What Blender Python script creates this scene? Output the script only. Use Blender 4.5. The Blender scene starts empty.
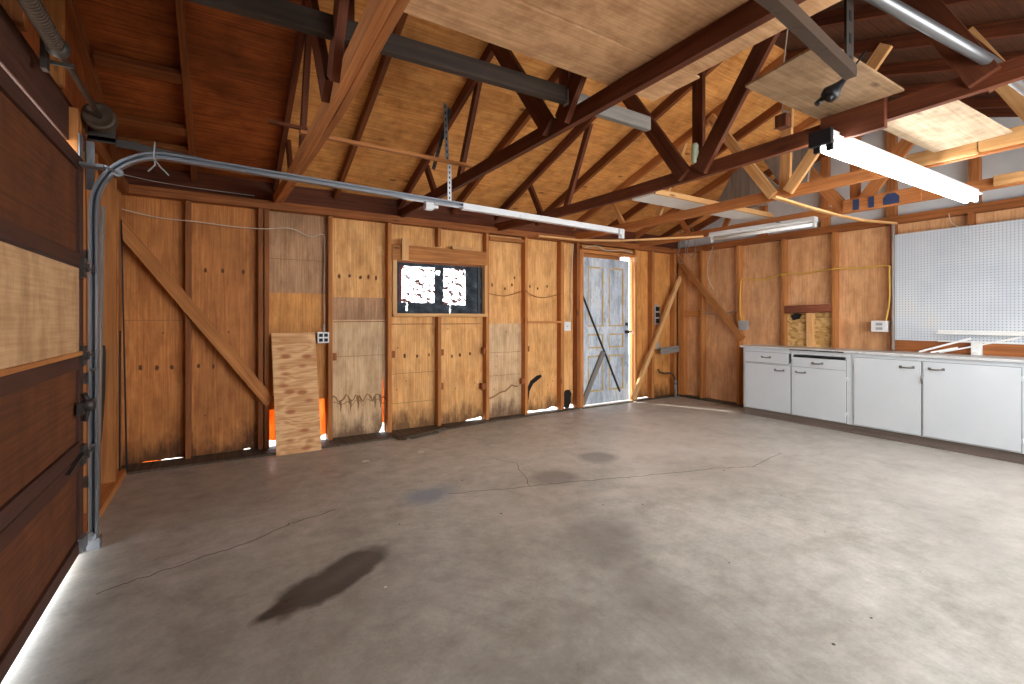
import bpy, bmesh, math, random
from mathutils import Vector, Matrix
random.seed(11)
S = bpy.context.scene
C = bpy.data.collections.new('garage'); S.collection.children.link(C)

# ---------------------------------------------------------------- camera, sky, sun, exposure
F_PX, HORIZON, EYE, YAW = 467.0, 318.0, 1.22, 31.9
cd = bpy.data.cameras.new('camera'); cam = bpy.data.objects.new('camera', cd); C.objects.link(cam)
cd.sensor_width = 36.0; cd.lens = 36.0 * F_PX / 1024.0
cd.shift_y = -(342.0 - HORIZON) / 1024.0
cd.clip_start = 0.02
cam.location = (0, 0, EYE); cam.rotation_euler = (math.radians(90), 0, math.radians(-YAW))
S.camera = cam

w = bpy.data.worlds.new('world'); S.world = w; w.use_nodes = True
bg = w.node_tree.nodes['Background']
bg.inputs[0].default_value = (0.86, 0.92, 1.0, 1); bg.inputs[1].default_value = 10.0

sd = bpy.data.lights.new('sun', 'SUN'); sun = bpy.data.objects.new('sun', sd); C.objects.link(sun)
sd.energy = 9.0; sd.angle = math.radians(2.0); sd.color = (1, 0.95, 0.87)
sun.rotation_euler = Vector((0.42, -0.90, -1.30)).to_track_quat('-Z', 'Y').to_euler()

# added fill light outside an invented opening in the unseen wall behind camera
ad = bpy.data.lights.new('rear_fill', 'AREA'); al = bpy.data.objects.new('rear_fill', ad); C.objects.link(al)
ad.shape = 'RECTANGLE'; ad.size = 3.9; ad.size_y = 1.0; ad.energy = 80; ad.color = (0.93, 0.97, 1.0)
al.location = (3.35, -0.95, 1.45); al.rotation_euler = Vector((0.0, 1, 0.0)).to_track_quat('-Z', 'Z').to_euler()
TUBE = 38.0
S.view_settings.view_transform = 'Standard'; S.view_settings.look = 'None'
S.view_settings.gamma = 1.0; S.view_settings.use_curve_mapping = False
S.view_settings.exposure = 0.02

# ---------------------------------------------------------------- materials
def srgb(h):
    if isinstance(h, str):
        v = [int(h[i:i + 2], 16) / 255 for i in (0, 2, 4)]
    else: v = h
    return tuple((c / 12.92 if c <= .04045 else ((c + .055) / 1.055) ** 2.4) for c in v) + (1,)

class NT:
    def __init__(s, name, rough=.7, metal=0.0, spec=.3):
        s.m = bpy.data.materials.new(name); s.m.use_nodes = True
        s.t = s.m.node_tree; s.n = s.t.nodes; s.b = s.n['Principled BSDF']
        s.b.inputs['Roughness'].default_value = rough; s.b.inputs['Metallic'].default_value = metal
        s.b.inputs['Specular IOR Level'].default_value = spec
    def link(s, a, b): s.t.links.new(a, b)
    def node(s, typ, **k):
        n = s.n.new(typ)
        for a, v in k.items(): setattr(n, a, v)
        return n
    def coord(s, which='UV', scale=(1, 1, 1), loc=(0, 0, 0), rot=(0, 0, 0)):
        tc = s.node('ShaderNodeTexCoord'); mp = s.node('ShaderNodeMapping')
        mp.inputs['Scale'].default_value = scale; mp.inputs['Location'].default_value = loc; mp.inputs['Rotation'].default_value = rot
        s.link(tc.outputs[which], mp.inputs[0]); return mp.outputs[0]
    def noise(s, vec, scale=1, detail=4, rough=.55, dist=0):
        n = s.node('ShaderNodeTexNoise'); n.inputs['Scale'].default_value = scale; n.inputs['Detail'].default_value = detail
        n.inputs['Roughness'].default_value = rough; n.inputs['Distortion'].default_value = dist
        s.link(vec, n.inputs['Vector']); return n.outputs['Fac']
    def ramp(s, fac, stops):
        r = s.node('ShaderNodeValToRGB'); e = r.color_ramp.elements
        e[0].position, e[0].color = stops[0]; e[1].position, e[1].color = stops[-1]
        for p, c in stops[1:-1]:
            q = e.new(p); q.color = c
        s.link(fac, r.inputs[0]); return r.outputs[0]
    def math(s, op, a, b=0.0, clamp=False):
        n = s.node('ShaderNodeMath', operation=op, use_clamp=clamp)
        for i, x in enumerate((a, b)):
            if hasattr(x, 'links'): s.link(x, n.inputs[i])
            else: n.inputs[i].default_value = x
        return n.outputs[0]
    def mix(s, fac, a, b, mode='MIX'):
        n = s.node('ShaderNodeMix', data_type='RGBA', blend_type=mode)
        for i, x in ((0, fac), (6, a), (7, b)):
            if hasattr(x, 'links'): s.link(x, n.inputs[i])
            else: n.inputs[i].default_value = x
        return n.outputs[2]
    def color(s, c): s.link(c, s.b.inputs['Base Color'])
    def bump(s, h, strength=.3, dist=.01):
        n = s.node('ShaderNodeBump'); n.inputs['Strength'].default_value = strength; n.inputs['Distance'].default_value = dist
        s.link(h, n.inputs['Height']); s.link(n.outputs[0], s.b.inputs['Normal'])

def grey(v): return (v, v, v, 1)
def vary(k, col, amt=.18):
    oi = k.node('ShaderNodeObjectInfo')
    v = k.math('ADD', k.math('MULTIPLY', oi.outputs['Random'], amt * 2), 1 - amt)
    cc = k.node('ShaderNodeCombineColor')
    for i in range(3): k.link(v, cc.inputs[i])
    return k.mix(1.0, col, cc.outputs[0], 'MULTIPLY')

def lumber(name, dark, light, knots=True, rough=.72, amt=.15, blotch=.3):
    k = NT(name, rough)
    g = k.noise(k.coord('UV', (1.6, 34, 1)), 1, 5, .6, .8)
    col = k.ramp(g, [(.25, srgb(dark)), (.72, srgb(light))])
    b = k.noise(k.coord('Object', (1, 1, 1)), 2.2, 3)
    col = k.mix(1.0, col, k.ramp(b, [(.3, grey(1 - blotch)), (.68, grey(1.0))]), 'MULTIPLY')
    if knots:
        v = k.node('ShaderNodeTexVoronoi'); v.inputs['Scale'].default_value = 1; v.inputs['Randomness'].default_value = 1
        k.link(k.coord('UV', (1.7, 7.0, 1)), v.inputs['Vector'])
        kn = k.ramp(v.outputs['Distance'], [(.05, grey(1)), (.11, grey(0))])
        col = k.mix(k.math('MULTIPLY', kn, .75), col, srgb((.20, .09, .04)))
    k.color(vary(k, col, amt)); k.bump(g, .25, .004); return k.m

def plywood(name, dark, light, contrast=8.0, knots=0, amt=.06, rough=.68, dirt=None, blotch=.25, patch=False, spec=.3):
    """rotary-cut sheet: broad cathedral figure, optional rot stains low down (world height in metres)"""
    k = NT(name, rough, 0, spec)
    n = k.noise(k.coord('UV', (.55, 3.2, 1)), 1, 3, .5, .5)
    fr = k.math('SINE', k.math('MULTIPLY', n, contrast * 9))
    fine = k.noise(k.coord('UV', (2.5, 70, 1)), 1, 3)
    f = k.math('ADD', k.math('MULTIPLY', fr, .055), fine)
    col = k.ramp(f, [(.28, srgb(dark)), (.7, srgb(light))])
    b = k.noise(k.coord('Object'), 1.7, 4)
    col = k.mix(1.0, col, k.ramp(b, [(.3, grey(1 - blotch)), (.65, grey(1))]), 'MULTIPLY')
    b2 = k.noise(k.coord('Object', (1, 1, .45)), 7, 6, .7)
    col = k.mix(1.0, col, k.ramp(b2, [(.34, (.72, .66, .60, 1)), (.56, grey(1))]), 'MULTIPLY')
    if patch:
        v = k.node('ShaderNodeTexVoronoi'); v.inputs['Randomness'].default_value = .55
        k.link(k.coord('UV', (6.5, 6.5, 1)), v.inputs['Vector'])
        vv = k.node('ShaderNodeTexVoronoi'); vv.inputs['Randomness'].default_value = .5
        k.link(k.coord('UV', (9.5, 5.0, 1), (0.3, .2, 0)), vv.inputs['Vector'])
        m = k.ramp(vv.outputs['Distance'], [(.12, grey(.75)), (.30, grey(0))])
        col = k.mix(m, col, srgb((.60, .37, .24)))
    if knots:
        v = k.node('ShaderNodeTexVoronoi'); v.inputs['Randomness'].default_value = 1; v.inputs['Scale'].default_value = 1
        k.link(k.coord('UV', (2.4, 5.5, 1)), v.inputs['Vector'])
        kn = k.ramp(v.outputs['Distance'], [(.05, grey(1)), (.12, grey(0))])
        col = k.mix(k.math('MULTIPLY', kn, .7), col, srgb((.22, .10, .05)))
    if dirt:
        tc = k.node('ShaderNodeTexCoord'); sp = k.node('ShaderNodeSeparateXYZ'); k.link(tc.outputs['Object'], sp.inputs[0])
        nn = k.noise(k.coord('Object', (9, 9, 3.0)), 1, 5, .7, .3)
        h = k.math('ADD', sp.outputs[2], k.math('MULTIPLY', nn, -.72))
        m = k.ramp(h, [(0.0, grey(.85)), (.42, grey(0))]) if False else None
        r = k.node('ShaderNodeMapRange'); r.inputs[1].default_value = -.34; r.inputs[2].default_value = -.12
        r.inputs[3].default_value = 1; r.inputs[4].default_value = 0; r.clamp = True
        k.link(h, r.inputs[0])
        col = k.mix(k.math('MULTIPLY', r.outputs[0], .8), col, srgb(dirt))
    k.color(vary(k, col, amt)); k.bump(f, .12, .003); return k.m

def osb(name, a, b, c):
    k = NT(name, .75)
    v = k.node('ShaderNodeTexVoronoi'); v.inputs['Scale'].default_value = 22
    k.link(k.coord('Object', (1, 1, 1.6)), v.inputs['Vector'])
    sp = k.node('ShaderNodeSeparateColor'); k.link(v.outputs['Color'], sp.inputs[0])
    col = k.ramp(sp.outputs[0], [(.0, srgb(a)), (.5, srgb(b)), (1, srgb(c))])
    k.color(col); k.bump(sp.outputs[1], .3, .004); return k.m

def paint(name, c, rough=.45, wear=None, amt=.0, metal=0, spec=.4, scale=6, lo=.62, hi=.72, blotch=.06):
    k = NT(name, rough, metal, spec)
    n = k.noise(k.coord('Object'), scale, 6, .65)
    col = k.ramp(k.noise(k.coord('Object'), 2.5, 4), [(.3, tuple(x * (1 - blotch * 2) for x in srgb(c)[:3]) + (1,)), (.7, srgb(c))])
    if wear: col = k.mix(k.ramp(n, [(lo, grey(0)), (hi, grey(1))]), col, srgb(wear))
    k.color(vary(k, col, amt) if amt else col); k.bump(n, .08, .003); return k.m

M = {}
M['stud'] = lumber('stud_lumber', '9a5c2c', 'cd8a4c', blotch=.22)
M['stud_dark'] = lumber('stud_lumber_old', '7a4420', 'ad6a38')
M['stud_new'] = lumber('lumber_fresh', 'c68a4e', 'e8ba80', amt=.08, blotch=.15)
M['truss'] = lumber('truss_lumber', '4a2213', '7c4224', amt=.12)
M['truss_mid'] = lumber('truss_lumber_warm', '9a5a2e', 'd08a50', amt=.1, blotch=.2)
M['rafter'] = lumber('rafter_lumber', '683618', '99582c')
M['grey_wood'] = lumber('weathered_grey_lumber', '77706a', 'aaa298', knots=False)
M['dark_wood'] = lumber('dark_beam_lumber', '2c231e', '483a31', knots=False)
M['sill'] = lumber('sill_lumber', '3d3128', '75634f', knots=False, blotch=.5)
M['door_rail'] = lumber('door_rail_wood', '3a221a', '583628', knots=False, amt=.05, blotch=.2)
M['door_panel'] = plywood('door_panel_board', '55301c', '784526', 6, amt=.06, blotch=.35)
M['door_pale'] = plywood('door_panel_bare', 'bd9468', 'd4ad80', 5, blotch=.12)
M['ply_a'] = plywood('wall_plywood_brown', 'b8703a', 'dd9450', 8, dirt=(.19, .10, .05), blotch=.3, knots=0)
M['ply_b'] = plywood('wall_plywood_golden', 'd6964f', 'f2bc7c', 8, dirt=(.30, .17, .09), blotch=.18)
M['ply_c'] = plywood('wall_plywood_tan', 'cca678', 'e6c49a', 7, dirt=(.33, .21, .13), blotch=.22)
M['ply_d'] = plywood('wall_plywood_amber', 'c88242', 'e6a45a', 8, dirt=(.30, .19, .11), blotch=.22)
M['ply_b_dim'] = plywood('wall_plywood_greyed', 'a97c56', 'cda078', 6, blotch=.35)
M['ply_e'] = plywood('wall_plywood_glossy', 'cf9460', 'e6b484', 6, rough=.34, blotch=.22, spec=.5)
M['roof'] = plywood('roof_plywood', 'd58a44', 'f4b76c', 7, knots=1, blotch=.3)
M['roof_dark'] = plywood('roof_plywood_dark', '84421f', 'b8642c', 7, knots=0, blotch=.4)  # left roof bay's shade put into the colour; left gable wears it too
M['roof_south'] = plywood('roof_plywood_shaded', '43281a', '6a4129', 7, blotch=.4)  # shade on the south slope put into a darker plywood colour
M['sheet'] = plywood('stored_plywood', 'c4966a', 'e0b488', 9, blotch=.12)
M['sheet_grey'] = plywood('stored_plywood_grey', '8c7052', 'ac8c6a', 6, knots=1, blotch=.35)
M['sheet_pale'] = plywood('stored_plywood_pale', 'b49c80', 'cdb89c', 6, knots=1, blotch=.1)
k = NT('loose_plywood', .65)
n_ = k.noise(k.coord('UV', (5, 1.3, 1)), 1, 3, .5, .6); fr = k.math('SINE', k.math('MULTIPLY', n_, 60))
f_ = k.math('ADD', k.math('MULTIPLY', fr, .14), k.noise(k.coord('UV', (60, 3, 1)), 1, 3)); col = k.ramp(f_, [(.28, srgb('c48c58')), (.7, srgb('e6b884'))])
vv = k.node('ShaderNodeTexVoronoi'); vv.inputs['Randomness'].default_value = .45; vv.inputs['Scale'].default_value = 1; k.link(k.coord('UV', (12, 5.6, 1)), vv.inputs['Vector'])
col = k.mix(k.ramp(vv.outputs['Distance'], [(.16, grey(.85)), (.34, grey(0))]), col, srgb('a5592e')); k.color(col); M['loose'] = k.m
M['gable'] = paint('gable_paint', 'dfe3e6', .8, 'c4b8aa', scale=3, blotch=.1)
M['osb'] = osb('strand_board', '9a7440', 'c29a5c', 'd9b67c')
M['galv'] = paint('galvanised_steel', '8f9296', .38, '83786e', metal=.75, scale=9)
M['galv_white'] = paint('bright_steel', 'cfd0cf', .42, '9d968c', metal=.35, scale=9)
M['steel_dark'] = paint('dark_steel', '4c4642', .5, '6a4630', metal=.6, scale=14)
M['steel_brown'] = paint('rusted_steel', '4e3e32', .6, '3a2a20', metal=.4, scale=10)
M['black'] = paint('black_plastic', '17171a', .45)
M['black_rubber'] = paint('black_rubber', '26272b', .7)
M['white'] = paint('cabinet_paint', 'c6cbcd', .42, 'b4b0a8', scale=5, lo=.72, hi=.8, blotch=.03)
M['counter'] = paint('counter_paint', 'c9cac8', .35, '9c8f80', scale=9, lo=.58, hi=.7, blotch=.05)
M['toekick'] = lumber('toe_kick_board', '6d5f56', '85766c', knots=False)
M['gap_shade'] = paint('edge_gap_shade', '77736c', .8)  # shade in the gaps around cabinet fronts, painted as a dark outline
M['white_paint'] = paint('white_paint', 'e6e5e0', .5, 'b9afa0', scale=7, lo=.66, hi=.75)
M['white_enamel'] = paint('white_enamel', 'e9eae8', .3)
M['plastic_white'] = paint('white_plastic', 'dfdfdc', .4)
M['box_grey'] = paint('box_zinc', 'a8aaa9', .45, metal=.3)
M['slot'] = paint('slot_black', '0c0c0c', .6)
M['yellow'] = paint('yellow_cable', 'dcae4c', .5)
M['white_cable'] = paint('pale_cable', 'cdbfa8', .5)
M['grey_cable'] = paint('grey_cable', '8e8a84', .5)
M['knot'] = paint('knot_brown', '69401f', .8)
M['scorch'] = paint('scorch_black', '1f1a17', .95)
M['tide'] = paint('tide_mark_brown', '8f6a44', .9)
M['crack'] = paint('crack_dark', '4e453e', .95)
M['light_spot'] = paint('sun_spot_or_fleck', 'e5e2da', .7)  # pale specks, and sun spots painted on the floor
M['rust_log'] = lumber('red_brown_block', '6a3326', 'a3603f', knots=False, blotch=.5)
M['batt'] = lumber('grey_board', '7d736a', 'aca298', knots=False, blotch=.35)
M['chrome'] = paint('pull_nickel', '8e8c88', .3, metal=.9)
M['blue_ink'] = paint('blue_stencil', '2f3f66', .7)
M['ground'] = paint('outside_concrete', 'b9b3a8', .9)
M['door_bar'] = paint('door_bar_black', '2a2c30', .5)
k = NT('weathered_door_paint', .7)
n1 = k.noise(k.coord('Object', (7, 7, 2.2)), 1, 6, .7, .3)
col = k.ramp(n1, [(.30, srgb('7d8690')), (.44, srgb('a9b4bf')), (.60, srgb('d3dbe1')), (.72, srgb('b3a88c'))])
n2 = k.noise(k.coord('Object', (30, 30, 8)), 1, 4, .7)
col = k.mix(k.ramp(n2, [(.58, grey(0)), (.68, grey(.8))]), col, srgb('8a7a5e')); k.color(col); k.bump(n2, .3, .003); M['door_paint'] = k.m
k = NT('door_moulding_ochre', .7)
col = k.ramp(k.noise(k.coord('Object', (20, 20, 6)), 1, 5), [(.45, srgb('c3a25c')), (.7, srgb('b9bcb8'))]); k.color(col); M['ochre'] = k.m
k = NT('fluorescent_tube', .4); k.b.inputs['Base Color'].default_value = (1, 1, 1, 1)
k.b.inputs['Emission Color'].default_value = (1, .975, .94, 1); k.b.inputs['Emission Strength'].default_value = TUBE; M['tube'] = k.m
M['tube_off'] = paint('tube_unlit', 'f0f0ee', .25)
k = NT('split_veneer', .6); n_ = k.noise(k.coord('Object', (30, 30, 6)), 1, 4)
vc = k.ramp(n_, [(.3, srgb('d88038')), (.7, srgb('ffb868'))]); k.color(vc)
tl2 = k.node('ShaderNodeBsdfTranslucent'); k.link(vc, tl2.inputs[0]); mx2 = k.node('ShaderNodeMixShader'); mx2.inputs[0].default_value = .4
k.link(k.b.outputs[0], mx2.inputs[1]); k.link(tl2.outputs[0], mx2.inputs[2]); k.link(mx2.outputs[0], k.n['Material Output'].inputs['Surface']); M['veneer'] = k.m
# pegboard: 1/4 inch holes on a one inch grid
k = NT('pegboard', .5)
uv = k.coord('UV', (39.4, 39.4, 1)); sp = k.node('ShaderNodeSeparateXYZ'); k.link(uv, sp.inputs[0])
dx = k.math('SUBTRACT', k.math('FRACT', sp.outputs[0]), .5); dy = k.math('SUBTRACT', k.math('FRACT', sp.outputs[1]), .5)
d = k.math('SQRT', k.math('ADD', k.math('MULTIPLY', dx, dx), k.math('MULTIPLY', dy, dy)))
hole = k.ramp(d, [(.15, grey(1)), (.24, grey(0))])
bn = k.noise(k.coord('Object'), 2.2, 4)
col = k.mix(hole, k.ramp(bn, [(.35, srgb('bac0c6')), (.6, srgb('c8cdd0')), (.75, srgb('d2cec4'))]), srgb('80868c')); k.color(col); M['peg'] = k.m
# window pane: painted-over glass, with patches where the paint has come off
k = NT('painted_glass', .55, 0, .15)
tc = k.node('ShaderNodeTexCoord'); sp = k.node('ShaderNodeSeparateXYZ'); k.link(tc.outputs['UV'], sp.inputs[0])
wob = k.noise(k.coord('UV'), 26, 3); wob2 = k.noise(k.coord('UV', loc=(3, 1, 0)), 26, 3)
u = k.math('ADD', sp.outputs[0], k.math('MULTIPLY', k.math('SUBTRACT', wob, .5), .025))
v = k.math('ADD', sp.outputs[1], k.math('MULTIPLY', k.math('SUBTRACT', wob2, .5), .02))
def rect(u0, u1, v0, v1):
    a = k.math('MULTIPLY', k.math('GREATER_THAN', u, u0), k.math('LESS_THAN', u, u1))
    b = k.math('MULTIPLY', k.math('GREATER_THAN', v, v0), k.math('LESS_THAN', v, v1))
    return k.math('MULTIPLY', a, b)
msk = rect(.075, .43, .13, .56)
for r in ((.53, .79, .11, .56), (.595, .615, .0, .12), (.12, .14, .03, .14), (.44, .49, .47, .53), (.52, .56, .15, .19)): msk = k.math('MAXIMUM', msk, rect(*r))
spk = k.ramp(k.noise(k.coord('UV', (1, 1.6, 1)), 13, 5, .75, .6), [(.505, grey(1)), (.54, grey(0))])
spk_b = k.math('SUBTRACT', 1.0, spk)
msk = k.math('MULTIPLY', msk, spk)
ptc = k.noise(k.coord('UV'), 9, 5)
bc = k.ramp(ptc, [(.35, srgb('1a1e23')), (.55, srgb('333c44')), (.75, srgb('5c6872'))])
inside = rect(.05, .43, .13, .56)
inside = k.math('MAXIMUM', inside, rect(.53, .79, .11, .56))
bc = k.mix(inside, bc, srgb('6a332c')); k.color(bc)
tr = k.node('ShaderNodeBsdfTransparent'); tl = k.node('ShaderNodeBsdfTranslucent'); tl.inputs[0].default_value = (.95, .95, .95, 1); ts_ = k.node('ShaderNodeMixShader'); ts_.inputs[0].default_value = .12; k.link(tl.outputs[0], ts_.inputs[1]); k.link(tr.outputs[0], ts_.inputs[2]); mx = k.node('ShaderNodeMixShader')
k.link(msk, mx.inputs[0]); k.link(k.b.outputs[0], mx.inputs[1]); k.link(ts_.outputs[0], mx.inputs[2])
k.link(mx.outputs[0], k.n['Material Output'].inputs['Surface']); M['glass'] = k.m
# concrete floor
k = NT('concrete_floor', .46, 0, .6)
O = k.coord('Object')
nb = k.noise(O, .9, 6, .6, .3); ns = k.noise(O, 7, 6, .7); ng = k.noise(O, 60, 3, .7)
col = k.ramp(nb, [(.30, srgb('938f84')), (.5, srgb('b1ada1')), (.70, srgb('c8c4b9'))])
col = k.mix(.55, col, k.ramp(ns, [(.32, srgb('89867b')), (.52, srgb('b1aea5')), (.70, srgb('cac7be'))]))
col = k.mix(1.0, col, k.ramp(ng, [(.3, grey(.88)), (.6, grey(1.0))]), 'MULTIPLY')
def stain_or_light(cx, cy, rx, ry, rot, c, strength, soft=.35, wob=.22, ws=3.0):  # soft elliptical floor patch, for stains and for light put into the colour
    global col
    tc = k.node('ShaderNodeTexCoord')
    a = k.node('ShaderNodeVectorMath', operation='SUBTRACT'); a.inputs[1].default_value = (cx, cy, 0); k.link(tc.outputs['Object'], a.inputs[0])
    mp = k.node('ShaderNodeMapping', vector_type='POINT'); mp.inputs['Rotation'].default_value = (0, 0, -math.radians(rot))
    k.link(a.outputs[0], mp.inputs[0])
    s2 = k.node('ShaderNodeVectorMath', operation='MULTIPLY'); s2.inputs[1].default_value = (1 / rx, 1 / ry, 0); k.link(mp.outputs[0], s2.inputs[0])
    ln = k.node('ShaderNodeVectorMath', operation='LENGTH'); k.link(s2.outputs[0], ln.inputs[0])
    dd = k.math('ADD', ln.outputs['Value'], k.math('MULTIPLY', k.math('SUBTRACT', k.noise(O, ws, 4), .5), wob * 4))
    r = k.node('ShaderNodeMapRange'); r.inputs[1].default_value = 1 - soft; r.inputs[2].default_value = 1.05; r.inputs[3].default_value = strength; r.inputs[4].default_value = 0
    k.link(dd, r.inputs[0]); col = k.mix(r.outputs[0], col, srgb(c))
stain_or_light(3.7, 3.3, 2.3, 1.4, 10, 'dcd5ca', .55, .8, .25, 1.5)  # brighter light on the far floor painted in as a broad pale patch
stain_or_light(5.0, 1.2, 1.6, 1.6, 0, 'd2cdc5', .45, .8, .25, 1.5)  # broad paler wash toward the cabinets
stain_or_light(.6, 2.0, 2.2, 1.0, 20, '6f6459', .35, .9, .3, 1.2)  # this and the next two: broad darker washes on the garage door side
stain_or_light(.9, 1.0, 1.6, .7, 0, '665e57', .35, .9, .3, 1.5)
stain_or_light(-.1, 3.8, 1.2, .9, 0, '6b5d50', .35, .9, .3, 1.2)
stain_or_light(.46, 2.31, .37, .13, 30, '33312f', .92, .25, .22, 6)
stain_or_light(.22, 2.19, .16, .045, 28, '33312f', .9, .4, .15, 6)
stain_or_light(.50, 2.33, .22, .055, 34, '5f5a54', .55, .7, .3, 7)
stain_or_light(.36, 2.26, .16, .05, 30, '55504b', .5, .8, .2, 6)
stain_or_light(1.22, 3.05, .26, .17, 10, '667a8a', .8, .6, .2, 4)
stain_or_light(2.80, 3.08, .21, .18, 0, '7c7873', .7, .4, .08, 5)
stain_or_light(2.17, 2.86, .22, .19, 0, '78746f', .75, .4, .08, 5)
stain_or_light(1.85, 2.35, .17, .10, 0, '78736e', .4, .6, .15, 5)
stain_or_light(1.8, 1.95, .45, .30, 60, '6c6660', .5, .7, .25, 2.5)
stain_or_light(1.6, 1.4, .5, .25, 70, '716b66', .45, .8, .25, 2.5)
stain_or_light(2.45, 2.35, .42, .10, -15, 'c4bcb0', .5, .7, .2, 3)
stain_or_light(3.5, 2.2, .9, .5, -20, '8e8379', .45, .9, .3, 2)
stain_or_light(3.6, 1.0, 1.2, .5, 40, '8a857e', .4, .9, .3, 2)
stain_or_light(5.2, 4.2, .7, .5, 0, '8a8078', .4, .8, .3, 2)
wv = k.node('ShaderNodeTexWave', wave_type='RINGS', rings_direction='Z'); wv.inputs['Scale'].default_value = 5.5; wv.inputs['Distortion'].default_value = 5
wv.inputs['Detail'].default_value = 3; wv.inputs['Detail Scale'].default_value = .6
k.link(k.coord('Object', loc=(-.2, -1.3, 0)), wv.inputs['Vector'])
msw = k.ramp(k.noise(O, 1.3, 3), [(.42, grey(0)), (.62, grey(.5))])
col = k.mix(k.math('MULTIPLY', msw, k.ramp(wv.outputs['Fac'], [(.0, grey(.25)), (.2, grey(0))])), col, srgb('6f655b'))
nm = k.noise(k.coord('Object'), 2.6, 9, .72, .5)
col = k.mix(1.0, col, k.ramp(nm, [(.36, (.80, .785, .77, 1)), (.5, (.95, .94, .93, 1)), (.62, (1, 1, 1, 1))]), 'MULTIPLY')
sc2 = k.noise(k.coord('Object', (3, 11, 1), rot=(0, 0, .9)), 1, 5, .7, .4)
col = k.mix(1.0, col, k.ramp(sc2, [(.30, grey(.95)), (.55, grey(1.0))]), 'MULTIPLY')
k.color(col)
k.bump(k.math('ADD', ns, k.math('MULTIPLY', wv.outputs['Fac'], .015)), .25, .012); M['floor'] = k.m

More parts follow.
